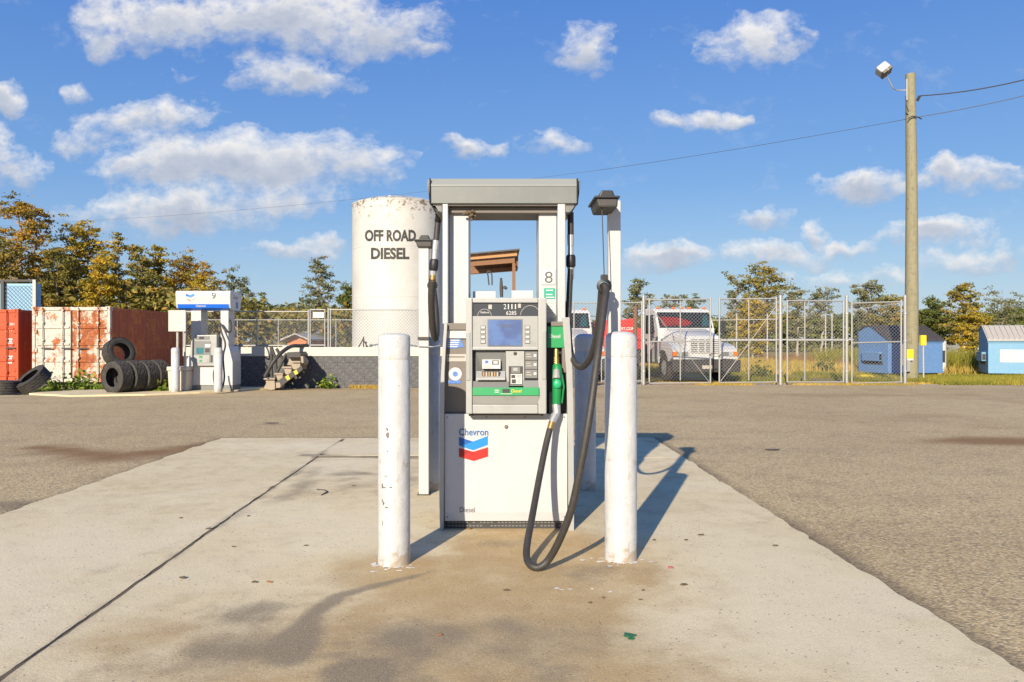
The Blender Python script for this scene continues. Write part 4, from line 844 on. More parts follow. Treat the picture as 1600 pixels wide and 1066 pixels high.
# ================================================================== shipping containers
def container(name, label, xl, xr, Yf, z1, depth, md_, mp, ms, mside, text=None, rods=4):
    r = thing(name, label, 'container', ((xl+xr)/2, Yf, 0)); z0 = .12; w = xr-xl
    for x in (xl, xr-.09): MB().box(x, x+.09, Yf, Yf+.12, z0, z1).build('corner_post', M[mp], r, .008)
    for x in (xl, xr-.09): MB().box(x, x+.09, Yf+depth-.12, Yf+depth, z0, z1).build('corner_post', M[mside], r, .008)
    for x in (xl-.012, xr-.15):
        for z in (z0, z1-.1): 
            c = MB().box(x, x+.162, Yf-.015, Yf+.16, z-.01, z+.115).build('corner_casting', M[mp], r, .012)
            MB().lathe([(.032, 0), (.032, .004), (0, .004)], 10, (x+.08, Yf-.0145, z+.055), Matrix.Rotation(R(90), 3, 'X') @ Matrix.Diagonal((.7, 1.2, 1))).build('casting_hole', M['black'], c)
    MB().box(xl+.15, xr-.15, Yf+.005, Yf+.13, z1-.11, z1-.005).build('header_beam', M[mp], r, .006); MB().box(xl+.15, xr-.15, Yf+.005, Yf+.13, z0, z0+.12).build('sill_beam', M[mp], r, .006)
    mx_ = (xl+xr)/2
    for k, (a, b) in enumerate(((xl+.095, mx_-.006), (mx_+.006, xr-.095))):
        dd = MB().box(a, b, Yf+.03, Yf+.08, z0+.13, z1-.12).build('door', M[md_ if k == 0 else ms], r, .006); hh = (z1-z0-.25)/4
        for j in range(1, 4): 
            zz = z0+.13+hh*j; MB().prism([(Yf+.03, zz-.045), (Yf-.005, zz-.02), (Yf-.005, zz+.02), (Yf+.03, zz+.045)], 'x', a+.06, b-.06).build('door_rib', M[md_ if k == 0 else ms], dd, .003)
        for q in (.22, .78) if k == 0 else (.2, .75):
            xr_ = a+(b-a)*q; MB().tube([(xr_, Yf-.03, z0+.02), (xr_, Yf-.03, z1-.02)], .019, 8).build('lock_rod', M[mp], dd, 0, smooth=50)
            for zz in (.25, .75, 1.3, 1.85, 2.25):
                if z0+zz < z1-.1: MB().box(xr_-.04, xr_+.04, Yf-.045, Yf+.032, z0+zz, z0+zz+.06).build('rod_bracket', M[mp], dd, .004)
            MB().box(xr_-.02, xr_+.30, Yf-.058, Yf-.046, z0+1.05, z0+1.09).build('lock_handle', M['iron'], dd, .003)
        for zz in (.3, .95, 1.55, 2.1):
            xh = a if k == 0 else b-.04; MB().box(xh-.03, xh+.06, Yf-.012, Yf+.03, z0+zz, z0+zz+.12).build('hinge', M[mp], dd, .004)
        MB().box(a if k else b-.02, (a if k else b-.02)+.02, Yf+.02, Yf+.03, z0+.13, z1-.12).build('door_gasket', M['black'], dd)
    # corrugated sides
    for xs, s in ((xr-.012, 1), (xl+.012, -1)):
        prof = []; y = Yf+.12; k = 0
        while y < Yf+depth-.12:
            prof += [(y, 0.), (y+.07, 0.), (y+.14, -.036), (y+.21, -.036)]; y += .28
        v = [(xs+q*s, yy, z) for yy, q in prof for z in (z0+.12, z1-.10)]; f = [(2*i, 2*i+2, 2*i+3, 2*i+1) for i in range(len(prof)-1)]
        MB().add(v, f).build('side_wall', M[mside], r)
        MB().box(min(xs-.06*s, xs), max(xs-.06*s, xs), Yf+.12, Yf+depth-.12, z1-.10, z1-.01).build('top_rail', M[mside], r, .005); MB().box(min(xs-.06*s, xs), max(xs-.06*s, xs), Yf+.12, Yf+depth-.12, z0, z0+.12).build('bottom_rail', M[mside], r, .005)
    MB().box(xl+.05, xr-.05, Yf+.1, Yf+depth, z1-.03, z1-.012).build('roof', M[mside], r); MB().box(xl+.05, xr-.05, Yf+.15, Yf+depth, 0, z0+.02).build('floor_frame', M['iron'], r); MB().box(xl+.05, xr-.05, Yf+depth-.06, Yf+depth-.03, z0, z1-.05).build('end_wall', M[mside], r)
    return r
container('shipping_container', 'white shipping container with rust-eaten doors and a red-brown side', X(50, 24.3), X(172, 24.3), 24.3, 2.50, 6.06, 'rust_w', 'rust_w', 'rust_p', 'rust_s')
oc_ = container('shipping_container', 'orange-red shipping container at the left picture edge', X(28.5, 25.2)-2.44, X(28.5, 25.2), 25.2, 2.46, 6.06, 'oxide', 'oxide', 'oxide', 'oxide_s')
def of(px, py): return (X(px, 25.2), Z(py, 25.2))
text_flat('3001 5', of(12, 0)[0], of(26.5, 0)[0], of(0, 508.5)[1], of(0, 504.5)[1], 25.226, 'lettering', M['ink_w'], oc_, .01); text_flat('22T1', of(7, 0)[0], of(18, 0)[0], of(0, 518)[1], of(0, 514)[1], 25.226, 'lettering', M['ink_w'], oc_, .01)
for (y0, y1) in ((529, 542), (556, 569)):
    for k in range(4): MB().box(of(8, 0)[0], of(19-k % 2, 0)[0], 25.2225, 25.226, of(0, y0+k*3.3+2.3)[1], of(0, y0+k*3.3)[1]).build('data_lines', M['ink_w'], oc_)
cg = thing('cage_trailer', 'tall light blue mesh-sided trailer standing behind the orange-red container', 'trailer', (X(20, 31.5), 31.5, 0))
c0, c1 = X(4, 31.5), X(54, 31.5)
MB().box(c0-1.6, c1, 31.6, 31.95, .9, Z(443, 31.5)).build('body', M['cage'], cg, .02)
for px in (4, 54, -20): MB().box(X(px, 31.5)-.07, X(px, 31.5)+.07, 31.46, 31.59, .5, Z(437.5, 31.5)).build('upright', M['iron'] if px != 54 else M['zinc'], cg, .008)
MB().box(c0-1.6, c1+.07, 31.47, 31.585, Z(440.5, 31.5), Z(437, 31.5)).build('top_bar', M['iron'], cg, .008)
wire_mesh(MB(), c0, c1, 1.0, Z(446, 31.5), 31.55, .16, .010).build('wire_screen', M['steel'], cg)
for y in (31.9,): MB().lathe([(.2, -.12), (.42, -.12), (.45, -.08), (.45, .08), (.42, .12), (.2, .12)], 20, (c1-.2, y, .45), Matrix.Rotation(R(90), 3, 'Y'), True).build('wheel', M['tyre'], cg, 0, smooth=40)

# tyres
def tyre_mesh():
    R0, w = .44, .155; pr = [(.27, -w*.82), (.255, -w*.95), (.30, -w*1.05), (.36, -w*1.08), (.41, -w*1.0), (.432, -w*.92)]
    for k in range(5):
        a = -w*.88+k*w*.44-w*.0; pr += [(R0, a-w*.15), (R0, a+w*.15)]
        if k < 4: pr += [(R0-.016, a+w*.17), (R0-.016, a+w*.27)]
    pr += [(.432, w*.92), (.41, w), (.36, w*1.08), (.30, w*1.05), (.255, w*.95), (.27, w*.82), (.40, w*.7), (.40, -w*.7)]
    n = 64; v = []; f = []; m = len(pr)
    for i, (r, h) in enumerate(pr):
        for k in range(n):
            rr = r-(.013 if (r >= R0-.001 and (k+int(h*40)) % 4 == 0) else 0); a = 2*math.pi*k/n; v.append((rr*math.cos(a), rr*math.sin(a), h))
    f = [(i*n+k, i*n+(k+1) % n, ((i+1) % m)*n+(k+1) % n, ((i+1) % m)*n+k) for i in range(m) for k in range(n)]
    o = MB().add(v, f).build('tyre', M['tyre'], None, 0, smooth=35); return o
ty = tyre_mesh(); first = [True]
def put_tyre(c, axis, label, s=1.0):
    o = ty if first[0] else ty.copy()
    if not first[0]: COL.objects.link(o)
    first[0] = False; o.location = c; o.rotation_euler = Vector(axis).to_track_quat('Z', 'Y').to_euler(); o.scale = (s, s, s); tag(o, label, 'tyre', 'old tyres by the containers')
c0 = Vector((X(183, 20.6), 20.6, .455)); dr = Vector((.56, .83, 0))
for k, lb in enumerate(('bare tyre standing at the open front of the tyre row', 'second tyre of the row, behind the bare front one', 'third tyre of the row along the rusty container', 'last tyre of the row, near the beige bin')): put_tyre(c0+dr*k*.37+Vector((0, 0, random.uniform(-.01, .01))), (.40+random.uniform(-.05, .05), .91, 0), lb)
put_tyre((X(186, 21.05), 21.05, 1.10), (.80, -.52, .30), 'tyre lying on top of the tyre row', .93)
put_tyre((X(52, 20.9), 20.9, .36), (-.42, -.52, .74), 'worn tyre leaning at a slant beside the orange-red container')
put_tyre((X(6, 20.7), 20.7, .185), (.02, .02, 1), 'tyre lying flat at the left picture edge')

# ================================================================== the far dispenser
Yp = 21.5
q9 = lambda a, b, Yq=Yp: (X(260+a/5.92, Yq), Z(440+b/5.92, Yq))
p9 = thing('fuel_dispenser', 'far white dispenser with blue-banded header and number 9', 'fuel pump', (X(305, Yp), Yp+.3, .045))
def qb(a0, a1, b0, b1, Ya, Yb, nm, mat, par=p9, bv=.006):
    x0, z1 = q9(a0, b0); x1, z0 = q9(a1, b1); return MB().box(x0, x1, Ya, Yb, z0, z1).build(nm, M[mat], par, bv)
x0, zt = q9(92, 88); x1, zb = q9(590, 262); zm = q9(0, 212)[1]
h9 = MB().prism([(Yp-.04, zm), (Yp-.06, zt-.12), (Yp-.04, zt), (Yp+.86, zt), (Yp+.88, zt-.12), (Yp+.80, zm-.12), (Yp+.70, zb), (Yp+.10, zb), (Yp, zm-.1)], 'x', x0, x1+.02).build('header', M['panel'], p9, .012)
MB().prism([(Yp-.044, zm+.005), (Yp-.012, zm-.1), (Yp+.09, zb-.004), (Yp+.11, zb-.004), (Yp+.02, zm)], 'x', x0+.05, x1-.03).build('blue_band', M['blue_band'], h9)
text_flat('9', q9(424, 0)[0], q9(466, 0)[0], q9(0, 160)[1], q9(0, 102)[1], Yp-.064, 'number', M['ink'], h9, .012)
ex = lambda a, b: q9(188+a*.30, 112+b*.30)
for pts, mt, dy in (([(0, 0), (130, 42), (268, -8), (268, 72), (132, 122), (0, 82)], 'emb_b2', 0), ([(0, 0), (127, 41), (45, 72), (0, 80)], 'emb_b1', .004), ([(20, 130), (132, 180), (268, 110), (268, 160), (200, 190), (132, 200)], 'sticker', 0), ([(30, 150), (120, 205), (150, 240), (60, 200)], 'emb_r2', .004)):
    flatpoly([ex(*p) for p in pts], Yp-.064-dy, 'emblem', M[mt], h9, .003)
text_flat('Chevron', q9(278, 0)[0], q9(368, 0)[0], 0, 0, 0, 'lettering', M['ink_w'], h9, .02, lambda u, w: (q9(278+90*u, 0)[0], Yp-.050+.032*(1-(.25+.6*w)), zm+.005-.105*(1-(.25+.6*w))))
text_flat('Diesel', 0, 1, 0, 1, 0, 'lettering', M['lid_g'], h9, .01, lambda u, w: (x1+.024, Yp+.2+.4*u, q9(0, 160)[1]+w*.12)); MB().box(x1+.0215, x1+.024, Yp+.4, Yp+.58, q9(0, 245)[1], q9(0, 185)[1]).build('side_label', M['emb_b1'], h9)
qb(212, 305, 258, 640, Yp+.12, Yp+.62, 'column', 'column'); qb(486, 560, 258, 640, Yp+.12, Yp+.62, 'column', 'column')
def flare(pts, nm):
    MB().prism([q9(*p) for p in pts], 'y', Yp+.02, Yp+.72).build(nm, M['panel'], p9, .01)
flare([(245, 590), (228, 660), (185, 720), (182, 960), (250, 960), (250, 700)], 'side_panel'); flare([(515, 720), (530, 660), (560, 600), (580, 600), (600, 650), (610, 740), (610, 960), (515, 960)], 'side_panel')
qb(250, 516, 770, 958, Yp, Yp+.7, 'lower_door', 'panel'); qb(190, 608, 955, 1012, Yp+.03, Yp+.68, 'base_frame', 'silver_d'); qb(196, 250, 690, 955, Yp+.05, Yp+.3, 'recess_panel', 'silver_d')
fl = [q9(200, 785), q9(222, 797), q9(246, 785), q9(246, 825), q9(222, 838), q9(200, 825)]; flatpoly(fl, Yp+.008, 'emblem', M['emb_b2'], p9, .004); fl = [q9(200, 832), q9(222, 846), q9(246, 832), q9(246, 850), q9(222, 864), q9(200, 850)]; flatpoly(fl, Yp+.008, 'emblem', M['emb_r2'], p9, .004)
k9 = MB().prism([q9(275, 497), q9(478, 494), q9(478, 640), q9(478, 780), q9(262, 780), q9(232, 690), q9(238, 560)], 'y', Yp-.10, Yp+.5).build('console', M['silver'], p9, .015)
def k9b(a0, a1, b0, b1, dy, nm, mat, par=k9):
    x0_, z1_ = q9(a0, b0); x1_, z0_ = q9(a1, b1); return MB().box(x0_, x1_, Yp-.10-dy, Yp-.05, z0_, z1_).build(nm, M[mat], par, .003)
k9b(280, 412, 506, 540, .008, 'display_window', 'silver_d'); k9b(318, 362, 508, 533, .012, 'digits_window', 'disp'); k9b(275, 425, 550, 680, .006, 'keypad_panel', 'silver_d'); k9b(292, 356, 612, 668, .012, 'screen', 'tblu'); k9b(370, 415, 580, 610, .010, 'instruction_plate', 'sticker'); k9b(372, 412, 618, 655, .012, 'card_reader', 'iron')
k9b(270, 412, 682, 752, .014, 'green_panel', 'silver'); k9b(318, 348, 684, 706, .018, 'button', 'green'); k9b(320, 345, 722, 742, .018, 'button', 'green'); k9b(420, 440, 680, 748, .012, 'grade_key', 'iron')
k9b(384, 424, 580, 604, .016, 'label', 'sticker')
MB().tube(spline([P(260+a/5.92, 440+b/5.92, Yq) for a, b, Yq in ((578, 330, 21.75), (600, 400, 21.6), (590, 465, 21.5), (545, 455, 21.45), (495, 385, 21.5), (510, 470, 21.4), (545, 580, 21.35), (525, 700, 21.1), (535, 900, 20.9), (500, 1015, 20.75), (450, 960, 20.8), (437, 860, 20.9), (450, 800, 21.0))], 7), .024, 8).build('hose', M['rubber'], p9, 0, smooth=60)
MB().tube([P(260+a/5.92, 440+b/5.92, 21.7) for a, b in ((572, 315), (588, 375))], .035, 8).build('hose_coupling', M['steel'], p9)
bollard(X(274, 20.75), 20.75, 1.20, .108, 'white bollard beside the beige bin at the far number 9 pump', 'bollards at the far dispenser', z=.045); bollard(X(341, 20.75), 20.75, 1.20, .108, 'white bollard in front of the far number 9 pump hose', 'bollards at the far dispenser', z=.045)
sgn = thing('notice_board', 'blank whitish notice board on a thin post left of the far pump', 'sign', (X(277, 21.0), 21.0, .045))
MB().box(X(263.5, 21), X(290.5, 21), 20.98, 21.03, Z(518, 21), Z(485, 21)).build('board', M['curb'], sgn, .006); MB().tube([(X(277.5, 21.06), 21.06, .045), (X(277.5, 21.06), 21.06, Z(500, 21))], .035, 8).build('post', M['lid_g'], sgn, 0, smooth=50); MB().tube([(X(288, 21.1), 21.1, .045), (X(290, 21.1), 21.1, Z(487, 21))], .03, 8).build('post', M['zinc'], sgn, 0, smooth=50)
bn = thing('litter_bin', 'beige litter bin behind the left bollard of the far pump', 'bin', (X(277, 21.3), 21.3, .045))
MB().prism([(X(263, 21.15), Z(580, 21.15)), (X(293, 21.15), Z(580, 21.15)), (X(291.5, 21.15), .05), (X(265, 21.15), .05)], 'y', 21.1, 21.6).build('body', M['beige'], bn, .02); MB().box(X(262, 21.15), X(294, 21.15), 21.07, 21.63, Z(579.5, 21.15), Z(573, 21.15)).build('lid', M['beige'], bn, .02)
# ================================================================== right side: gates, trucks, dumpsters, pole
YG = 25.3; gx = lambda px: X(px, YG)
GZ = Z(467, YG)
fence('chain link fence run between the pump and the truck gates', 2.3, gx(1003), .05, Z(473, YG), YG+.03, [2.3, gx(897), gx(940), gx(1003)], [Z(473, YG), .1], r=.0043, pitch=.115)
def gate(label, a, b, top_l, top_r, mids, rails, braces, z0=.12):
    g_ = thing('chain_link_gate', label, 'gate', ((gx(a)+gx(b))/2, YG, .05), 'tall chain link gate leaves')
    wire_mesh(MB(), gx(a), gx(b), z0, Z(max(top_l, top_r), YG), YG+.03, .115, .0043).build('chain_link_mesh', M['zinc'], g_)
    for i, m in enumerate([a, b]): pipe((gx(m), YG, z0-.06), (gx(m), YG, Z(top_l if i == 0 else top_r, YG)+.03), .030, 'stile', g_)
    for m in mids: pipe((gx(m), YG, z0), (gx(m), YG, Z(top_l+2, YG)), .022, 'stile', g_)
    for (yl, yr) in rails: pipe((gx(a), YG-.004, Z(yl, YG)), (gx(b), YG-.004, Z(yr, YG)), .024, 'rail', g_)
    for (pa, pb) in braces: pipe(P(pa[0], pa[1], YG-.03), P(pb[0], pb[1], YG-.03), .011, 'brace', g_)
    return g_
gate('left gate leaf in front of the white truck grille', 1014.5, 1110, 468, 467, [1063], [(468.5, 467.5), (534, 533), (599, 598)], [((1017, 480), (1108, 597))])
gate('second gate leaf, chained beside the truck fender', 1124, 1213, 467, 466, [1170], [(467.5, 466.5), (532.5, 532), (598, 597)], [((1126, 596), (1212, 480))])
gate('third gate leaf over the grassy field, right of the double post', 1230, 1318, 470, 471, [1257.5], [(470, 470.5), (532, 532), (597, 597)], [])
gate('right gate leaf in front of the blue dumpster', 1331, 1408, 473, 470, [], [(474, 471.5), (536, 534), (599, 597)], [((1333, 484), (1408, 474))])
for px, rr, lb in ((1005.5, .055, 'thick grey gate post left of the truck gate'), (1219.5, .06, 'thick grey gate post between the second and third gate leaves'), (1323, .05, 'weathered grey post bundle beside the right gate leaf'), (1414, .05, 'grey steel post beside the timber utility pole')):
    o = thing('gate_post', lb, 'post', (gx(px), YG, 0), 'steel gate posts'); MB().tube([(gx(px), YG, -.02), (gx(px), YG, Z(464, YG))], rr, 12).build('pipe', M['zinc'], o, 0, smooth=50); MB().lathe([(rr*1.1, 0), (rr*1.1, .03), (rr*.6, .07), (0, .08)], 12, (gx(px), YG, Z(464, YG))).build('cap', M['zinc'], o, 0, smooth=50)
    for z in (.4, 1.4, 2.3): MB().lathe([(rr+.004, 0), (rr+.012, .01), (rr+.012, .05), (rr+.004, .06)], 12, (gx(px), YG, z), None, True).build('hinge_band', M['steel'], o)
for px, lb in ((994, 'brown weathered wooden post beside the truck gate'),):
    tag(MB().tube([(gx(px), YG+.25, -.02), (gx(px)+.02, YG+.25, Z(476, YG))], [.075, .065], 10).build('wooden_post', M['wood'], None, 0, smooth=50), lb, 'post')
tag(MB().tube(spline([P(1108, 554, YG-.06), P(1116, 557, YG-.1), P(1127, 555, YG-.06), P(1118, 553, YG+.06), P(1108, 554, YG-.06)], 5), .014, 6).build('lock_chain', M['brown'], None, 0, smooth=60), 'rusty chain tying the two middle gate leaves together', 'chain')
# far fence lines in the field
YF = 46.
ff = thing('field_fence', 'far thin post and rail fence across the grassy field', 'fence', (X(1250, YF), YF, 0))
for px in (1085, 1151, 1199, 1290, 1300, 1340): pipe((X(px, YF), YF, 0), (X(px, YF), YF, Z(490, YF)), .04, 'post', ff, 'roof_b')
pipe((X(1085, YF), YF, Z(531, YF)), (X(1345, YF), YF, Z(531, YF)), .05, 'rail', ff, 'roof_b'); pipe((X(1085, YF), YF, Z(501, YF)), (X(1215, YF), YF, Z(499, YF)), .03, 'rail', ff, 'roof_b')

def wheel(par, x, y, rr=.5, s=1):
    t_ = MB().lathe([(rr*.55, -.13), (rr*.8, -.145), (rr*.95, -.13), (rr, -.09), (rr, .09), (rr*.95, .13), (rr*.8, .145), (rr*.55, .13)], 28, (x, y, rr), Matrix.Rotation(R(90), 3, 'Y'), True).build('wheel', M['tyre'], par, 0, smooth=40)
    MB().lathe([(0, -.05*s), (.10, -.05*s), (.12, .0), (rr*.4, .05*s), (rr*.56, .1*s)], 20, (x, y, rr), Matrix.Rotation(R(90), 3, 'Y')).build('rim', M['silver_l'], t_, 0, smooth=40)
def truck(label):
    r = thing('parked_truck', label, 'truck', (0, 0, 0), 'white trucks parked behind the gates')
    def sec(y, w, zb, zt, ro): return [(-w, y, zb), (-w, y, zt-ro), (-w+ro*.35, y, zt-ro*.3), (-w+ro*1.1, y, zt), (w-ro*1.1, y, zt), (w-ro*.35, y, zt-ro*.3), (w, y, zt-ro), (w, y, zb)]
    secs = [sec(.10, .60, .86, 1.52, .10), sec(.16, .64, .86, 1.62, .13), sec(.6, .70, .86, 1.72, .16), (sec(1.2, .80, .86, 1.82, .18)), sec(1.75, .95, .86, 1.90, .2)]
    v = [p for s in secs for p in s]; n = 8; f = [(i*n+k, i*n+k+1, (i+1)*n+k+1, (i+1)*n+k) for i in range(len(secs)-1) for k in range(n-1)]+[tuple(range(n))]
    hood = MB().add(v, f).build('hood', M['truck'], r, .02, smooth=45)
    gr = MB().box(-.50, .50, .085, .11, 1.02, 1.50).build('grille', M['iron'], hood, .01)
    for k in range(7): MB().box(-.52, .52, .055, .09, 1.035+k*.068, 1.073+k*.068).build('grille_bar', M['truck'], gr, .005)
    for xx in (-.25, 0., .25): MB().box(xx-.02, xx+.02, .05, .088, 1.02, 1.50).build('grille_bar', M['truck'], gr, .004)
    arch = [(1.12+.62*math.cos(a), .5+.62*math.sin(a)) for a in np.linspace(math.pi-.35, .35, 10)]
    fp = [(.06, .84), (.04, 1.0), (.06, 1.14), (.25, 1.26), (.7, 1.36), (1.3, 1.42), (1.95, 1.44), (1.95, .8), (1.72, .72)]+arch[::-1]+[(.5, .72)]
    for s in (-1, 1):
        fe = MB().prism(fp, 'x', min(s*.58, s*1.17), max(s*.58, s*1.17)).build('fender', M['truck'], r, .035, 3)
        for (a, b, m) in ((.86, 1.02, 'lens'), (1.03, 1.185, 'orange')): MB().box(min(s*a, s*b), max(s*a, s*b), .01, .12, .91, 1.07).build('headlight' if m == 'lens' else 'turn_signal', M[m], fe, .02)
        MB().box(min(s*.64, s*.85), max(s*.64, s*.85), .02, .1, .92, 1.06).build('light_bezel', M['silver_d'], fe, .01)
        MB().tube(spline([(s*.95, .5, 1.40), (s*1.0, .48, 1.56), (s*1.02, .46, 1.66)], 4), .012, 6).build('fender_rod', M['iron'], fe)
        mi = MB().tube([(s*1.08, 1.85, 1.55), (s*1.42, 1.72, 1.60), (s*1.42, 1.72, 2.35), (s*1.08, 1.9, 2.4)], .016, 6).build('mirror_arm', M['iron'], r); MB().box(s*1.42-.09, s*1.42+.09, 1.70, 1.76, 1.78, 2.2).build('mirror', M['black'], mi, .015)
        wheel(r, s*.98, 1.12, .50, s); wheel(r, s*.92, 5.2, .50, s)
    MB().box(-1.17, 1.17, .0, .12, .80, .90).build('front_band', M['truck'], r, .02)
    MB().prism([(-1.2, .36), (1.2, .36), (1.24, .50), (1.24, .78), (-1.24, .78), (-1.24, .50)], 'y', -.10, .12).build('bumper', M['iron'], r, .03)
    MB().box(-.18, .18, -.108, -.10, .48, .60).build('licence_plate', M['beige'], r, .004)
    cab = MB().prism([(1.72, .62), (1.72, 1.86), (2.10, 2.56), (2.28, 2.66), (3.25, 2.68), (3.35, 2.55), (3.38, .62)], 'x', -1.10, 1.10).build('cab', M['truck'], r, .06, 3)
    def ws(u, w, o): 
        y = 1.76+(2.075-1.76)*w; z = 1.93+(2.51-1.93)*w; n_ = Vector((0, -.875, .48)); return Vector((u, y, z))+n_*o
    def wsp(x0, x1, w0, w1, o, name, mat, par, th=.012): return MB().add([ws(x0, w0, o), ws(x1, w0, o), ws(x1, w1, o), ws(x0, w1, o), ws(x0, w0, o-th), ws(x1, w0, o-th), ws(x1, w1, o-th), ws(x0, w1, o-th)], [(0, 1, 2, 3), (7, 6, 5, 4), (0, 4, 5, 1), (1, 5, 6, 2), (2, 6, 7, 3), (3, 7, 4, 0)]).build(name, M[mat], par, .004)
    wsp(-1.02, 1.02, -.02, 1.0, .006, 'windshield_seal', 'black', cab); wf = wsp(-.98, .98, .03, .95, .020, 'windshield', 'wglass', cab, .003)
    MB().add([ws(-.92, .12, .009), ws(.05, .12, .009), ws(.28, .30, .009), ws(.10, .50, .009), ws(-.3, .66, .009), ws(-.92, .70, .009)], [(0, 1, 2, 3, 4, 5)]).build('red_windshield_patch', M['red'], cab); MB().add([ws(.62, .1, .009), ws(.92, .1, .009), ws(.92, .85, .009), ws(.75, .8, .009)], [(0, 1, 2, 3)]).build('teal_windshield_patch', M['tblu'], cab)  # added red and teal sheets standing for reflections and interior colour in the windshield
    for s in (-1, 1):
        MB().prism([(2.05, 1.72), (2.25, 2.42), (3.05, 2.42), (3.05, 1.72)], 'x', s*1.095, s*1.108).build('side_window', M['glass'], cab); MB().tube([(s*.1, 1.72, 1.93), (s*.55, 1.80, 2.1)], .010, 5).build('wiper', M['black'], cab)
        MB().box(s*1.10-.012, s*1.10+.012, 2.9, 3.05, 1.45, 1.52).build('door_handle', M['iron'], cab, .004)
    for xx in (-.9, -.3, 0, .3, .9): MB().box(xx-.07, xx+.07, 2.20, 2.30, 2.655, 2.71).build('marker_light', M['orange'], cab, .015)
    MB().tube([(1.28, 3.5, .8), (1.28, 3.5, 2.55)], .075, 10).build('exhaust_stack', M['brown'], r, 0, smooth=50)
    MB().box(-.45, .45, .4, 7.0, .55, .80).build('chassis', M['iron'], r, .01); MB().box(-1.2, 1.2, 3.7, 7.2, .95, 1.08).build('flatbed', M['iron'], r, .01)
    return r
tr = truck('white flat-nosed truck with grille and orange turn signal behind the left gate leaves')
tr2 = copytree(tr)
place(tr, (X(1103, 26.6), 26.6, -.02), R(8.5)); place(tr2, (X(896, 27.2), 27.4, -.02), R(6), 'white truck mostly hidden behind the shaded rear bollard and hose loop')
tr['label'] = 'white truck with slatted grille and orange turn signal behind the middle gates'
rt = thing('red_trailer', 'bright red trailer with white lettering between the two white trucks', 'trailer', (X(985, 28.4), 28.4, 0)); Yr = 28.0
MB().prism([(X(q, Yr), Z(b, Yr)) for q, b in ((940, 500), (968, 500), (994, 497), (996, 512), (1003, 514), (1003, 546), (940, 546))], 'y', Yr, Yr+3.5).build('body', M['red'], rt, .03)
text_flat('ET.COM', X(971, Yr), X(991.5, Yr), Z(516, Yr), Z(511.5, Yr), Yr-.004, 'lettering', M['ink_w'], rt, .03)
MB().box(X(942, Yr), X(1001, Yr), Yr+.1, Yr+3.4, .6, 1.1).build('chassis', M['iron'], rt, .01)
for y in (Yr+.8, Yr+2.2):
    for q in (950, 996): wheel(rt, X(q, Yr), y, .42, 1)

# dumpsters
def dumpster(label, mat, lid, L=2.7):
    r = thing('dumpster', label, 'dumpster', (0, 0, 0), 'blue dumpsters on the verge'); Dp = 1.75
    pr = [(0, .12), (0, 1.46), (.95, 2.02), (1.2, 2.06), (Dp, 1.86), (Dp, .12)]
    MB().prism(pr, 'x', 0, L).build('body', M[mat], r, .012)
    MB().box(-.03, L+.03, -.035, .03, 1.38, 1.47).build('front_rim', M[mat], r, .01); MB().box(.0, L, -.03, .02, .12, .2).build('front_rim', M[mat], r, .008)
    for k in range(2):
        a, b = (-.04, L/2-.01) if k == 0 else (L/2+.01, L+.04)
        ld = MB().prism([(-.10, 1.455), (-.08, 1.50), (.98, 2.10), (1.0, 2.065), (-.06, 1.46)], 'x', a, b).build('lid', M[lid], r, .008)
        for j in range(8):
            xx = a+.08+j*(b-a-.16)/7; MB().prism([(-.06, 1.50), (-.05, 1.545), (.93, 2.115), (.96, 2.09)], 'x', xx-.035, xx+.035).build('lid_rib', M[lid], ld, .008)
    MB().prism([(.95, 2.075), (1.22, 2.12), (Dp+.05, 1.92), (Dp+.05, 1.87), (1.2, 2.068)], 'x', -.04, L+.04).build('rear_lid', M[lid], r, .006)
    for s, x in ((-1, -.001), (1, L+.001)):
        sl = MB().box(min(x, x+s*.16), max(x, x+s*.16), .35, 1.35, .62, .95).build('fork_pocket', M[mat], r, .012); MB().box(min(x+s*.02, x+s*.14), max(x+s*.02, x+s*.14), .34, .36, .66, .91).build('pocket_opening', M['black'], sl); MB().box(min(x, x+s*.17), max(x, x+s*.17), .33, 1.37, .955, .99).build('pocket_lip', M['dump_l'], sl, .005)
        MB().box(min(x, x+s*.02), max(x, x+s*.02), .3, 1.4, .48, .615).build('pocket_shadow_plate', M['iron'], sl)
    MB().box(L-.02, L+.06, -.06, .02, .55, 1.05).build('latch', M['iron'], r, .01)
    for x in (.2, L-.3): MB().box(x, x+.12, .1, 1.6, 0, .12).build('skid', M['iron'], r)
    return r
d1 = dumpster('blue dumpster with dark ribbed lids behind the utility pole', 'dump_b', 'lid_d'); place(d1, (15.9, 31.4, -.03), R(14))
w1 = MB().box(.62, 1.25, -.006, -.002, .45, 1.32).build('white_placard', M['sticker'], None); w1.parent = d1
d2 = dumpster('light blue dumpster with pale ribbed lids at the right picture edge', 'dump_l', 'lid_g', 2.9); place(d2, (X(1544, 31.6), 31.6, -.03), R(-21))
w2 = MB().box(.42, 1.75, -.006, -.002, .58, 1.10).build('white_placard', M['sticker'], None); w2.parent = d2
for (a, b, c, e, m) in ((.44, .82, .84, .845, 'cap_r'), (.84, .846, .60, 1.08, 'lid_g'), (.90, 1.7, 1.06, 1.066, 'lid_g'), (.90, 1.7, .62, .626, 'lid_g'), (1.3, 1.45, .70, .82, 'lid_g')):
    q = MB().box(a, b, -.009, -.0065, c, e).build('placard_line', M[m], None); q.parent = w2
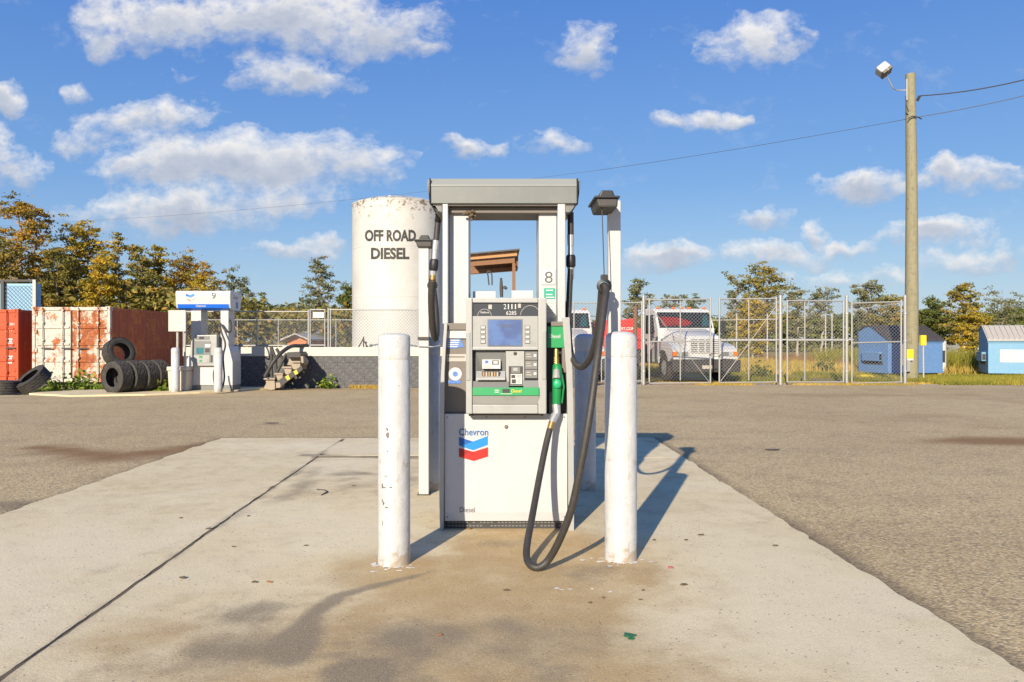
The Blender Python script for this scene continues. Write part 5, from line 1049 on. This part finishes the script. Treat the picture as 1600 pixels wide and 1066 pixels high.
# utility pole, lamp, wires
Yu = 28.3; ux = X(1424.5, Yu)
up = thing('utility_pole', 'tall weathered timber utility pole with a floodlight near its top', 'utility pole', (ux, Yu, 0)); zt = Z(116, Yu)
MB().tube([(ux-.01, Yu, -.05), (ux+.0, Yu, 3.), (ux, Yu, 7.), (ux-.05, Yu, zt)], [.235, .225, .195, .165], 18).build('timber', M['pole'], up, 0, smooth=50)
MB().box(ux-.25, ux-.21, Yu-.12, Yu-.02, Z(158, Yu), Z(125, Yu)).build('bracket', M['steel'], up, .005)
MB().tube(spline([P(1414, 141, Yu), P(1404, 141, Yu), P(1396, 138, Yu-.1), P(1391, 130, Yu-.15), P(1386, 120, Yu-.2)], 5), .022, 6).build('lamp_arm', M['steel'], up, 0, smooth=60)
lc = P(1381, 110, Yu-.2); rot = Matrix.Rotation(R(-38), 3, 'Y') @ Matrix.Rotation(R(-25), 3, 'X')
def obox(sx_, sy_, sz_, c_, nm, mat, par, bv=.02):
    mb = MB().box(-sx_, sx_, -sy_, sy_, -sz_, sz_); mb.v = [tuple(lc+rot @ (Vector(v_)+Vector(c_))) for v_ in mb.v]; return mb.build(nm, M[mat], par, bv)
lh = obox(.21, .19, .15, (0, 0, .06), 'floodlight', 'panel', up, .06); obox(.20, .18, .05, (0, 0, -.13), 'lens', 'brown', lh, .01); obox(.012, .19, .05, (0, 0, -.145), 'lens_bar', 'lid_g', lh, 0)
MB().tube(spline([P(1415, 150, Yu-.25), P(1416, 165, Yu-.25), P(1420, 175, Yu-.24)], 4), .02, 6).build('conduit', M['iron'], up)
MB().tube(spline([P(1419, 186, Yu-.24), P(1425, 182, Yu-.26), P(1433, 183, Yu-.2), P(1440, 186, Yu)], 4), .022, 6).build('wire_wrap', M['iron'], up); MB().tube([P(1433, 158, Yu), P(1437, 150, Yu-.1)], .05, 8).build('insulator', M['iron'], up)
def sag(a, b, s, n=14): return [a.lerp(b, i/n)-Vector((0, 0, s*4*(i/n)*(1-i/n))) for i in range(n+1)]
tag(MB().tube(sag(P(1437, 150, Yu), P(1720, 88, 26.), .25), .022, 5).build('power_line', M['iron']), 'upper dark cable running right from the utility pole top', 'cable')
tag(MB().tube(sag(P(1434, 183, Yu), P(1740, 112, 26.), .12)[::-1]+sag(P(1434, 183, Yu), P(935, 266, 37.), .08)[1:]+sag(P(935, 266, 37), P(120, 346, 52.), .3)[1:]+[P(-300, 372, 56.)], [.013]*15+[.009]*14+[.006]*15, 5).build('power_line', M['iron']), 'lower thin cable sloping across the sky past the utility pole', 'cable')
mk = thing('yellow_marker', 'bright yellow marker plate fixed low on the utility pole', 'marker', tuple(P(1422, 562, Yu-.28)))
MB().box(X(1417.2, Yu-.3), X(1427.5, Yu-.3), Yu-.30, Yu-.26, Z(560, Yu), Z(546, Yu)).build('plate', M['yellow'], mk, .006); MB().box(X(1417.5, Yu-.3), X(1427, Yu-.3), Yu-.303, Yu-.261, Z(563.2, Yu), Z(560.2, Yu)).build('plate_foot', M['sticker'], mk, .004); MB().box(X(1418, Yu-.3), X(1423, Yu-.3), Yu-.29, Yu-.22, .3, Z(563.5, Yu)).build('conduit', M['zinc'], mk, .01)
ym = thing('yellow_marker', 'dull yellow box on a thin white stake in front of the blue dumpster', 'marker', (X(1444, 28), 28, 0))
MB().box(X(1438, 28), X(1446.5, 28), 27.95, 28.07, Z(540, 28), Z(524, 28)).build('box', M['yellow'], ym, .012); MB().tube([(X(1443.5, 28), 28.02, -.03), (X(1443, 28), 28.02, Z(540, 28))], .03, 8).build('stake', M['lid_g'], ym, 0, smooth=50)
wb = bollard(X(1481, 33.2), 33.6, 1.47, .15, 'white bollard between the two blue dumpsters', 'bollard by the dumpsters', z=-.03)
tag(MB().lathe([(0, 0), (.22, .02), (.26, .08), (.2, .14), (.1, .17), (0, .18)], 9, (X(1352, 29.3), 29.3, -.03), Matrix.Diagonal((1.5, .8, 1))).build('yellow_bag', M['yellow']), 'crumpled yellow bag on the grass before the blue dumpster', 'bag')
# houses
def house(label, px0, px1, ytop, yeave, ybot, Yh, wall, roof):
    x0, x1 = X(px0, Yh), X(px1, Yh); r = thing('house', label, 'house', ((x0+x1)/2, Yh, 0)); z0 = 0; ze_ = Z(yeave, Yh); zr = Z(ytop, Yh); mxx = (x0+x1)/2
    MB().prism([(x0, z0), (x1, z0), (x1, ze_), (mxx, zr), (x0, ze_)], 'y', Yh, Yh+8).build('wall', M[wall], r)
    for s in (-1, 1): 
        xe = x0-.3 if s < 0 else x1+.3; MB().prism([(mxx, zr+.05), (mxx, zr+.12), (xe, ze_), (xe, ze_-.1)], 'y', Yh-.5, Yh+8.5).build('roof', M[roof], r)
    for q in (.28, .72): 
        xx = x0+(x1-x0)*q; wn = MB().box(xx-.6, xx+.6, Yh-.06, Yh+.05, ze_-1.6, ze_-.4).build('window', M['ink_w'], r); MB().box(xx-.5, xx+.5, Yh-.08, Yh-.055, ze_-1.5, ze_-.5).build('pane', M['glass'], wn)
    return r
house('small orange house far away, seen through the left fence', 449, 479, 524, 530, 542, 46, 'brick', 'roof_b'); house('long pale house far behind the gap between the dumpsters', 1500, 1560, 523, 529, 540, 95, 'sticker', 'roof_b')
# ================================================================== vegetation
def leaf_obj(name, c, sz, up, tint, mat, parent=None, kind=None, off=(0, 0, 0)):
    n = len(c); r = np.random.default_rng(n)
    a = r.normal(size=(n, 3)); a[:, 2] *= up; a /= np.linalg.norm(a, axis=1)[:, None]
    b = r.normal(size=(n, 3)); b -= (b*a).sum(1)[:, None]*a; b /= np.linalg.norm(b, axis=1)[:, None]
    s = np.asarray(sz)[:, None]*np.ones((n, 1)); w = s*.5
    v = np.stack([c-a*s-b*w*.3, c-b*w*1.1, c+a*s, c+b*w*1.1+a*s*.1], 1).reshape(-1, 3)-np.array(off)
    f = np.arange(4*n).reshape(n, 4)
    me = bpy.data.meshes.new(name); me.vertices.add(4*n); me.vertices.foreach_set('co', v.astype('f').ravel())
    me.loops.add(4*n); me.loops.foreach_set('vertex_index', f.astype('i').ravel()); me.polygons.add(n); me.polygons.foreach_set('loop_start', (np.arange(n)*4).astype('i')); me.polygons.foreach_set('loop_total', np.full(n, 4, 'i'))
    me.update(calc_edges=True)
    at = me.attributes.new('tint', 'FLOAT', 'POINT'); at.data.foreach_set('value', np.repeat(tint, 4).astype('f'))
    me.materials.append(mat); o = bpy.data.objects.new(name, me); COL.objects.link(o)
    if parent: o.parent = parent
    return o
GL = 'trees behind the containers'; GR = 'trees far across the field'
def tree(label, x, y, h, w, seed, mat, bare=.35, nl=26, dens=1.0, leaf=.14, shape='cypress', bark='bark', name='tree', cat='tree', group='trees beyond the yard', lean=0, trunks=1, clr=.1):
    r = np.random.default_rng(seed); rt_ = thing(name, label, cat, (x, y, 0), group); tb = MB(); C = []; SZ = []; T = []
    for tk in range(trunks):
        bx = (tk-(trunks-1)/2)*w*.18; hh = h*(1-.12*tk*r.random()); n = 9
        path = [Vector((bx+lean*h*(i/n)**1.5+r.normal()*h*.008*i**.5, r.normal()*h*.006*i**.5, hh*.97*i/n)) for i in range(n+1)]; tr_ = h*.016+.03
        tb.tube(path, [tr_*(1.35 if i == 0 else 1)*(1-.86*i/n) for i in range(n+1)], 7)
        for i in range(int(nl/trunks)):
            q = bare+(1-bare)*((i+r.random())/(nl/trunks)); fi = q*n; k = min(int(fi), n-1); p = path[k].lerp(path[k+1], fi-k)
            u = (q-bare)/(1-bare)
            pf = {'cypress': (.55+.45*math.sin(math.pi*min(1, u*.9+.15)))*(1.05 if u < .85 else 1-.35*(u-.85)/.15), 'round': math.sin(math.pi*(.12+.80*u))**.7, 'cone': 1.05-u*.95, 'flat': .35+.75*u if u < .85 else .9}[shape]
            L = w*.5*pf*(.55+.6*r.random()); az = i*2.4+r.normal()*.5; el = r.uniform(.0, .55) if shape != 'cone' else r.uniform(-.1, .2)
            d_ = Vector((math.cos(az)*math.cos(el), math.sin(az)*math.cos(el), math.sin(el))); e_ = p+d_*L; m_ = p+d_*L*.5-Vector((0, 0, L*.06))
            tb.tube([p, m_, e_], [tr_*.32*(1.1-q)+.012, tr_*.2*(1.1-q)+.010, .008], 5, False)
            nc = max(2, int(2+L/(w*.5)*4)); tl = r.random()
            for j in range(nc):
                s_ = .35+.7*(j+r.random()*.6)/nc; cc = p+d_*L*s_+Vector(r.normal(size=3).tolist())*w*.035; rad = w*clr*(.60+.85*r.random())
                m = int(34*dens*(.85 if group == GR else 1.0)*(.4+1.0*r.random())); g_ = r.normal(size=(m, 3))*np.array([.60, .60, .24])*rad
                C.append(np.array(cc)+g_); SZ.append(leaf*.72*(.5+.9*r.random(m))); T.append(np.clip(.35*tl+.55*r.random()*np.ones(m)+r.normal(size=m)*.08, 0, 1))
    tb.build('trunk', M[bark], None, 0, smooth=60).parent = rt_
    leaf_obj('crown', np.concatenate(C), np.concatenate(SZ), .8, np.concatenate(T), M[mat], rt_); return rt_
def T(label, px, ytop, wpx, Yq, seed, mat, **k): return tree(label, X(px, Yq), Yq, Z(ytop, Yq), wpx/F*Yq, seed, M and mat, **k)
T('tallest bronze-topped cypress at the left picture edge', 42, 303, 110, 50, 1, 'lf_orange', bare=.30, nl=84, dens=1.2, leaf=.12, group=GL, trunks=2, clr=.062)
T('golden-topped cypress right of the tallest one', 128, 343, 96, 53, 2, 'lf_gold', bare=.25, nl=84, dens=1.3, leaf=.12, group=GL, trunks=2, clr=.066)
T('slim bare-stemmed cypress with a small tufted top', 184, 358, 34, 51, 3, 'lf_olive', bare=.45, nl=22, dens=.9, leaf=.12, group=GL, bark='bark_l', clr=.16)
T('thin olive cypress left of the bronze group', 214, 380, 50, 55, 4, 'lf_olive', bare=.35, nl=34, dens=1.1, leaf=.13, group=GL, bark='bark_l', clr=.12)
T('olive and gold cypress above the red-brown container side', 247, 384, 54, 57, 5, 'lf_gold', bare=.3, nl=38, dens=1.3, leaf=.13, group=GL, clr=.12)
T('wide rust-orange cypress above the far pump header', 298, 392, 96, 58, 6, 'lf_orange', bare=.22, nl=84, dens=1.2, leaf=.12, group=GL, trunks=3, clr=.064)
T('grey-green cypress right of the far pump header', 370, 419, 62, 60, 7, 'lf_grey', bare=.3, nl=44, dens=.8, leaf=.12, group=GL, trunks=2, clr=.075)
T('small dark conifer spike above the left fence', 409, 454, 26, 60, 8, 'lf_dark', bare=.2, nl=26, dens=.9, leaf=.10, shape='cone', group=GL, clr=.15)
T('tall ragged grey cypress left of the tank', 497, 397, 62, 62, 9, 'lf_grey', bare=.28, nl=60, dens=.75, leaf=.11, group=GL, trunks=2, clr=.07)
T('dark leafy tree half hidden by the tank', 546, 444, 44, 60, 10, 'lf_dark', bare=.15, nl=36, dens=1.2, leaf=.13, group=GL, clr=.13)
T('dark green tree filling the gap behind the orange-red container', 8, 375, 80, 47, 31, 'lf_olive', bare=.12, nl=46, dens=1.2, leaf=.13, shape='round', group=GL, clr=.10)
T('dense dark tree between the two left cypresses', 88, 385, 76, 49, 32, 'lf_olive', bare=.1, nl=46, dens=1.2, leaf=.13, shape='round', group=GL, clr=.10)
T('dense olive tree behind the white container', 160, 398, 70, 49, 33, 'lf_gold', bare=.08, nl=46, dens=1.2, leaf=.13, shape='round', group=GL, clr=.11)
T('dark bushy tree above the red-brown container end', 228, 425, 74, 51, 34, 'lf_olive', bare=.08, nl=42, dens=1.2, leaf=.13, shape='round', group=GL, clr=.11)
T('low olive bushy tree behind the far pump', 318, 432, 84, 54, 35, 'lf_gold', bare=.06, nl=42, dens=1.1, leaf=.13, shape='round', group=GL, clr=.11)
# right side
T('round grey-green tree left of the truck roof', 996, 436, 52, 60, 11, 'lf_grey', bare=.30, nl=39, dens=.8, leaf=.14, shape='round', group=GR, clr=0.089)
T('small grey tree above the truck cab', 1046, 463, 48, 70, 12, 'lf_grey', bare=.35, nl=29, dens=.7, leaf=.15, shape='flat', group=GR, clr=0.089)
T('small dark tree behind the truck roof', 1086, 466, 44, 74, 13, 'lf_dark', bare=.35, nl=29, dens=.7, leaf=.15, shape='flat', group=GR, clr=0.089)
T('tallest field cypress with an orange middle above the second gate', 1192, 413, 84, 58, 14, 'lf_olive', bare=.25, nl=75, dens=.9, leaf=.12, group=GR, bark='bark_l', clr=0.068)
T('loose dark tree left of the tallest field cypress', 1148, 434, 56, 60, 15, 'lf_grey', bare=.3, nl=34, dens=.7, leaf=.14, shape='flat', group=GR, clr=0.081)
T('golden young cypress below the tallest field cypress', 1176, 470, 70, 56, 16, 'lf_gold', bare=.12, nl=50, dens=1.1, leaf=.12, shape='round', group=GR, bark='bark_l', clr=0.081)
T('pale-stemmed tree left above the third gate leaf', 1246, 450, 56, 64, 17, 'lf_grey', bare=.25, nl=39, dens=.8, leaf=.13, group=GR, bark='bark_l', clr=0.081)
T('umbrella-topped tree over the third gate leaf', 1284, 452, 52, 66, 18, 'lf_grey', bare=.40, nl=32, dens=.8, leaf=.13, shape='flat', group=GR, bark='bark_l', clr=0.089)
T('grey-green tree left of the utility pole', 1354, 445, 58, 62, 19, 'lf_grey', bare=.3, nl=43, dens=1.0, leaf=.13, shape='flat', group=GR, bark='bark_l', clr=0.081)
T('olive bushy tree above the first dumpster lid', 1392, 462, 66, 60, 20, 'lf_olive', bare=.12, nl=46, dens=1.1, leaf=.13, shape='round', group=GR, clr=0.081)
T('dark green tree right of the utility pole', 1456, 472, 70, 60, 21, 'lf_dark', bare=.12, nl=46, dens=1.2, leaf=.13, shape='round', group=GR, clr=0.081)
T('bronze and green cypress above the white far bollard', 1505, 443, 64, 56, 22, 'lf_olive', bare=.2, nl=50, dens=1.1, leaf=.12, group=GR, clr=0.078)
T('open spreading tree at the right picture edge', 1566, 461, 76, 60, 23, 'lf_grey', bare=.35, nl=34, dens=.55, leaf=.12, shape='flat', group=GR, clr=0.067)
T('broad dark tree behind the light blue dumpster', 1580, 484, 120, 66, 24, 'lf_dark', bare=.08, nl=52, dens=1.2, leaf=.14, shape='round', group=GR, clr=0.074)
T('low golden tree beside the far bollard', 1520, 487, 66, 52, 25, 'lf_gold', bare=.1, nl=41, dens=1.1, leaf=.11, shape='round', group=GR, clr=0.081)
def wood(label, pts, Yq, n, mat, leaf, seed, name='far_wood'):          # a far wood that reads as one mass
    r = np.random.default_rng(seed); px = r.uniform(pts[0][0], pts[-1][0], n); top = np.interp(px, [p[0] for p in pts], [p[1] for p in pts])+(fbm(px, px*0, .06, seed)-.5)*26
    h = (H+(CY-top)/F*Yq); zz = h*np.sqrt(r.random(n)); c = np.stack([(px-CX)/F*Yq, Yq+r.uniform(-3, 3, n), zz], 1)
    o = leaf_obj(name, c, leaf*(.6+.8*r.random(n)), .8, np.clip(fbm(px, zz*20, .09, seed+3)*1.0+r.normal(size=n)*.12-.05, 0, 1), M[mat]); stuff(o, label, 'wood')
wood('dark undergrowth massed behind the containers', [(-120, 425), (60, 430), (150, 445), (260, 455), (350, 462), (440, 488), (560, 480), (600, 490)], 52, 9000, 'lf_olive', .20, 50, 'undergrowth')
wood('low distant wood line beyond the field', [(880, 512), (1000, 506), (1120, 500), (1220, 495), (1330, 497), (1420, 492), (1500, 494), (1620, 490)], 105, 16000, 'lf_dark', .34, 51)
wood('hazy low wood line left of the tank', [(340, 492), (420, 478), (470, 472), (520, 482), (600, 495), (700, 505), (900, 512)], 80, 8000, 'lf_grey', .28, 52)

def blades(label, name, xy, hgt, mat, seed, wd=.012, cat='grass', z0=-.03, lean=.35, tint=None):
    r = np.random.default_rng(seed); n = len(xy); hh = hgt*(.5+.8*r.random(n)); a = r.uniform(0, 2*math.pi, n); ln_ = r.normal(size=(n, 2))*lean*hh[:, None]
    b = np.stack([np.cos(a)*wd, np.sin(a)*wd], 1)*(.6+.8*r.random((n, 1))); base = np.concatenate([xy, np.full((n, 1), z0)], 1)
    v = np.stack([base-np.pad(b, ((0, 0), (0, 1))), base+np.pad(b, ((0, 0), (0, 1))), base+np.concatenate([ln_, hh[:, None]], 1)], 1).reshape(-1, 3)
    me = bpy.data.meshes.new(name); me.vertices.add(3*n); me.vertices.foreach_set('co', v.astype('f').ravel()); me.loops.add(3*n); me.loops.foreach_set('vertex_index', np.arange(3*n, dtype='i')); me.polygons.add(n); me.polygons.foreach_set('loop_start', (np.arange(n)*3).astype('i')); me.polygons.foreach_set('loop_total', np.full(n, 3, 'i')); me.update(calc_edges=True)
    tn = np.clip((fbm(xy[:, 0], xy[:, 1], .7, seed) if tint is None else tint)+r.normal(size=n)*.15, 0, 1); at = me.attributes.new('tint', 'FLOAT', 'POINT'); at.data.foreach_set('value', np.repeat(tn, 3).astype('f')); me.materials.append(M[mat])
    o = bpy.data.objects.new(name, me); COL.objects.link(o); stuff(o, label, cat); return o
def scatter(n, x0, x1, y0, y1, seed, clump=.8, thr=.45):
    r = np.random.default_rng(seed); xy = np.stack([r.uniform(x0, x1, n), r.uniform(y0, y1, n)], 1); k = fbm(xy[:, 0], xy[:, 1], clump, seed+9); return xy[k > thr]
blades('yellow-green verge grass in front of the dumpsters', 'verge_grass', scatter(42000, 14.6, 25, 25.0, 31.0, 1, .9, .30), .13, 'lush', 60)
blades('patchy short grass between the gates and the field', 'patchy_grass', scatter(36000, 8.5, 16, 26.4, 34, 2, .6, .50), .16, 'lush', 61)
blades('tall dry grass of the field behind the gates', 'field_grass', scatter(60000, 4, 34, 33, 52, 3, .25, .36), .40, 'dry', 62, .022)
blades('reddish brown brush across the field', 'field_brush', scatter(22000, 6, 30, 38, 48, 4, .22, .54), .62, 'brush', 63, .022)
blades('tall weeds between the dumpsters', 'tall_weeds', scatter(14000, 17.5, 24, 34, 44, 5, .5, .40), .95, 'lush', 64, .02)
blades('tan grass tufts at the foot of the dark wall', 'wall_grass', scatter(9000, -5.2, 1.5, 22.95, 23.18, 6, 1.2, .56), .10, 'dry', 65, .008, z0=0)
blades('scruffy weeds at the foot of the containers', 'container_weeds', scatter(11000, -16, -9.0, 20.9, 24.2, 7, .9, .52), .11, 'weed', 66, .014)
blades('dry grass along the gate line', 'gate_grass', scatter(12000, 4.4, 14.5, 24.75, 26.2, 8, 1.0, .58), .09, 'dry', 67, .008)
def weed(label, x, y, s, seed, mat='weed', n=150, z=0.):
    r = np.random.default_rng(seed); c = np.abs(r.normal(size=(n, 3)))*np.array([0, 0, .40*s])+r.normal(size=(n, 3))*np.array([.42*s, .42*s, 0])*.8; c[:, 2] += .03; c += np.array([x, y, z])
    o = thing('weed_plant', label, 'weed', (x, y, z), 'weeds along the wall and tyres'); leaf_obj('foliage', c, s*.13*(.6+.8*r.random(n)), .9, r.random(n), M[mat], o, off=(x, y, z))
    MB().tube([(x, y, z-.05), (x+.03*s, y, z+.3*s), (x+.05*s, y+.02, z+.6*s)], [.02*s, .014*s, .006*s], 5).build('stem', M['bark'], o)
weed('bright green leafy weed at the foot of the dark wall', X(512, 23.0), 22.95, .42, 1); weed('low green weed beside the slanted tyre', X(88, 21.4), 21.4, .5, 2); weed('low green weed under the rusty container doors', X(130, 21.9), 21.9, .6, 3); weed('small green weed between the last tyre and the bin', X(253, 21.3), 21.3, .42, 4)
weed('dark green shrub behind the second gate leaf', X(1187, 29), 29, .55, 5, 'lf_dark', 260); weed('bushy dark shrub in the field behind the third gate leaf', X(1290, 34), 34, .6, 6, 'lf_dark', 260)
# litter on the ground
def litter(name, px, py, s, mat, label, cat, group=None, asp=.55, rz=0, zb=.0):
    p = G(px, py); n = 9; pts = []
    for k in range(n):
        a = 2*math.pi*k/n; rr = s*(.75+.4*random.random()); u, w = rr*math.cos(a), rr*asp*math.sin(a); pts.append((p.x+u*math.cos(rz)-w*math.sin(rz), p.y+u*math.sin(rz)+w*math.cos(rz)))
    mb = MB(); z = .0265+zb; top = [(x_, y_, z+random.uniform(-.001, .004)) for x_, y_ in pts]; bot = [(x_, y_, z-.003) for x_, y_ in pts]; c_ = (p.x, p.y, z+.002)
    mb.add(top+bot+[c_], [(i, (i+1) % n, 2*n) for i in range(n)]+[(n+i, n+(i+1) % n, (i+1) % n, i) for i in range(n)]+[tuple(range(2*n-1, n-1, -1))]); return tag(mb.build(name, M[mat], None), label, cat, group)
LN = ['large dry leaf left of the joint at mid pad', 'dark leaf of the pair near the lower left', 'reddish leaf beside the dark one near the lower left', 'oval leaf near the slab joint', 'small leaf on the left slab', 'small leaf just right of the slab joint', 'oval leaf below the pump centre', 'dark curled leaf right of the right bollard', 'tiny leaf below the hose loop', 'tiny leaf left below the hose shadow', 'lone leaf at the right side of the pad', 'leaf near the bollard shadow edge', 'second leaf near the bollard shadow edge', 'small leaf beside the bollard shadow base', 'tiny leaf near the mid joint', 'tiny leaf left of the left bollard', 'tiny brown scrap leaf near the bottom', 'tiny leaf below the right bollard', 'small leaf lower right of the right bollard', 'leaf near the rear joint']
for li, (px, py, s, mt) in enumerate(((285, 909, .022, 0), (398, 916, .018, 0), (421, 916, .016, 1), (326, 831, .018, 0), (282, 814, .014, 0), (388, 811, .012, 0), (792, 929, .016, 0), (1069, 920, .020, 0), (943, 941, .010, 0), (922, 949, .010, 0), (1211, 858, .018, 0), (1095, 841, .018, 0), (1072, 849, .014, 0), (1022, 849, .012, 0), (365, 860, .012, 0), (478, 858, .012, 0), (687, 1000, .012, 1), (1005, 929, .010, 0), (1001, 944, .011, 0), (552, 763, .016, 0))):
    litter('fallen_leaf', px, py, s*1.2, 'leaf_br' if not mt else 'leaf_or', LN[li]+', on the concrete', 'leaf', 'dry leaves on the concrete pad', .5, random.uniform(-.4, .4))
litter('fallen_leaf', 983, 1001, .032, 'leaf_gr', 'crumpled bright green leaf on the concrete near the bottom edge', 'leaf', None, .8); litter('fallen_leaf', 986, 1006, .016, 'leaf_gr', 'small green leaf scrap touching the crumpled green leaf', 'leaf', None, .7); litter('bottle_cap', 1048, 893, .020, 'cap_r', 'faded red flattened cap right of the right front bollard', 'cap', None, .8)
litter('fallen_leaf', 733, 831, .018, 'brass', 'orange dry leaf at the foot of the near pump', 'leaf', None, .7)
litter('road_scrap', 424, 662, .13, 'iron', 'dark rubber scrap on the asphalt behind the pad', 'scrap', None, .35, zb=-.01); litter('road_scrap', 1207, 704, .10, 'iron', 'dark scrap on the asphalt right of the pump shadow', 'scrap', None, .4, zb=-.01)
tag(MB().tube(spline([G(495, 769)+Vector((0, 0, .025)), G(508, 770)+Vector((0, 0, .022)), G(510, 774)+Vector((0, 0, .03)), G(502, 778)+Vector((0, 0, .022))], 4), .006, 6).build('wire_scrap', M['iron'], None), 'bent dark wire scrap on the concrete left of the pump', 'scrap')
mb = MB()
for (bx_, by_, n) in ((-.663, 4.85, 26), (.782, 4.94, 24), (.815, 7.27, 12), (.45, 4.42, 5)):
    for k in range(n):
        a = random.uniform(-math.pi*1.0, .1) if by_ < 6 else random.uniform(-3, 0); rr = .105+abs(random.gauss(0, .045)); c_ = Vector((bx_+rr*math.cos(a)*1.15, by_+rr*math.sin(a), .0225)); s = random.uniform(.004, .016); m = 7
        mb.add([(c_.x+s*1.6*(.6+.6*random.random())*math.cos(2*math.pi*i/m), c_.y+s*(.6+.6*random.random())*math.sin(2*math.pi*i/m), c_.z+random.uniform(0, .003)) for i in range(m)], [tuple(range(m))])
stuff(mb.build('paint_flakes', M['flake']), 'white paint flakes scattered around the bollard feet', 'flakes')
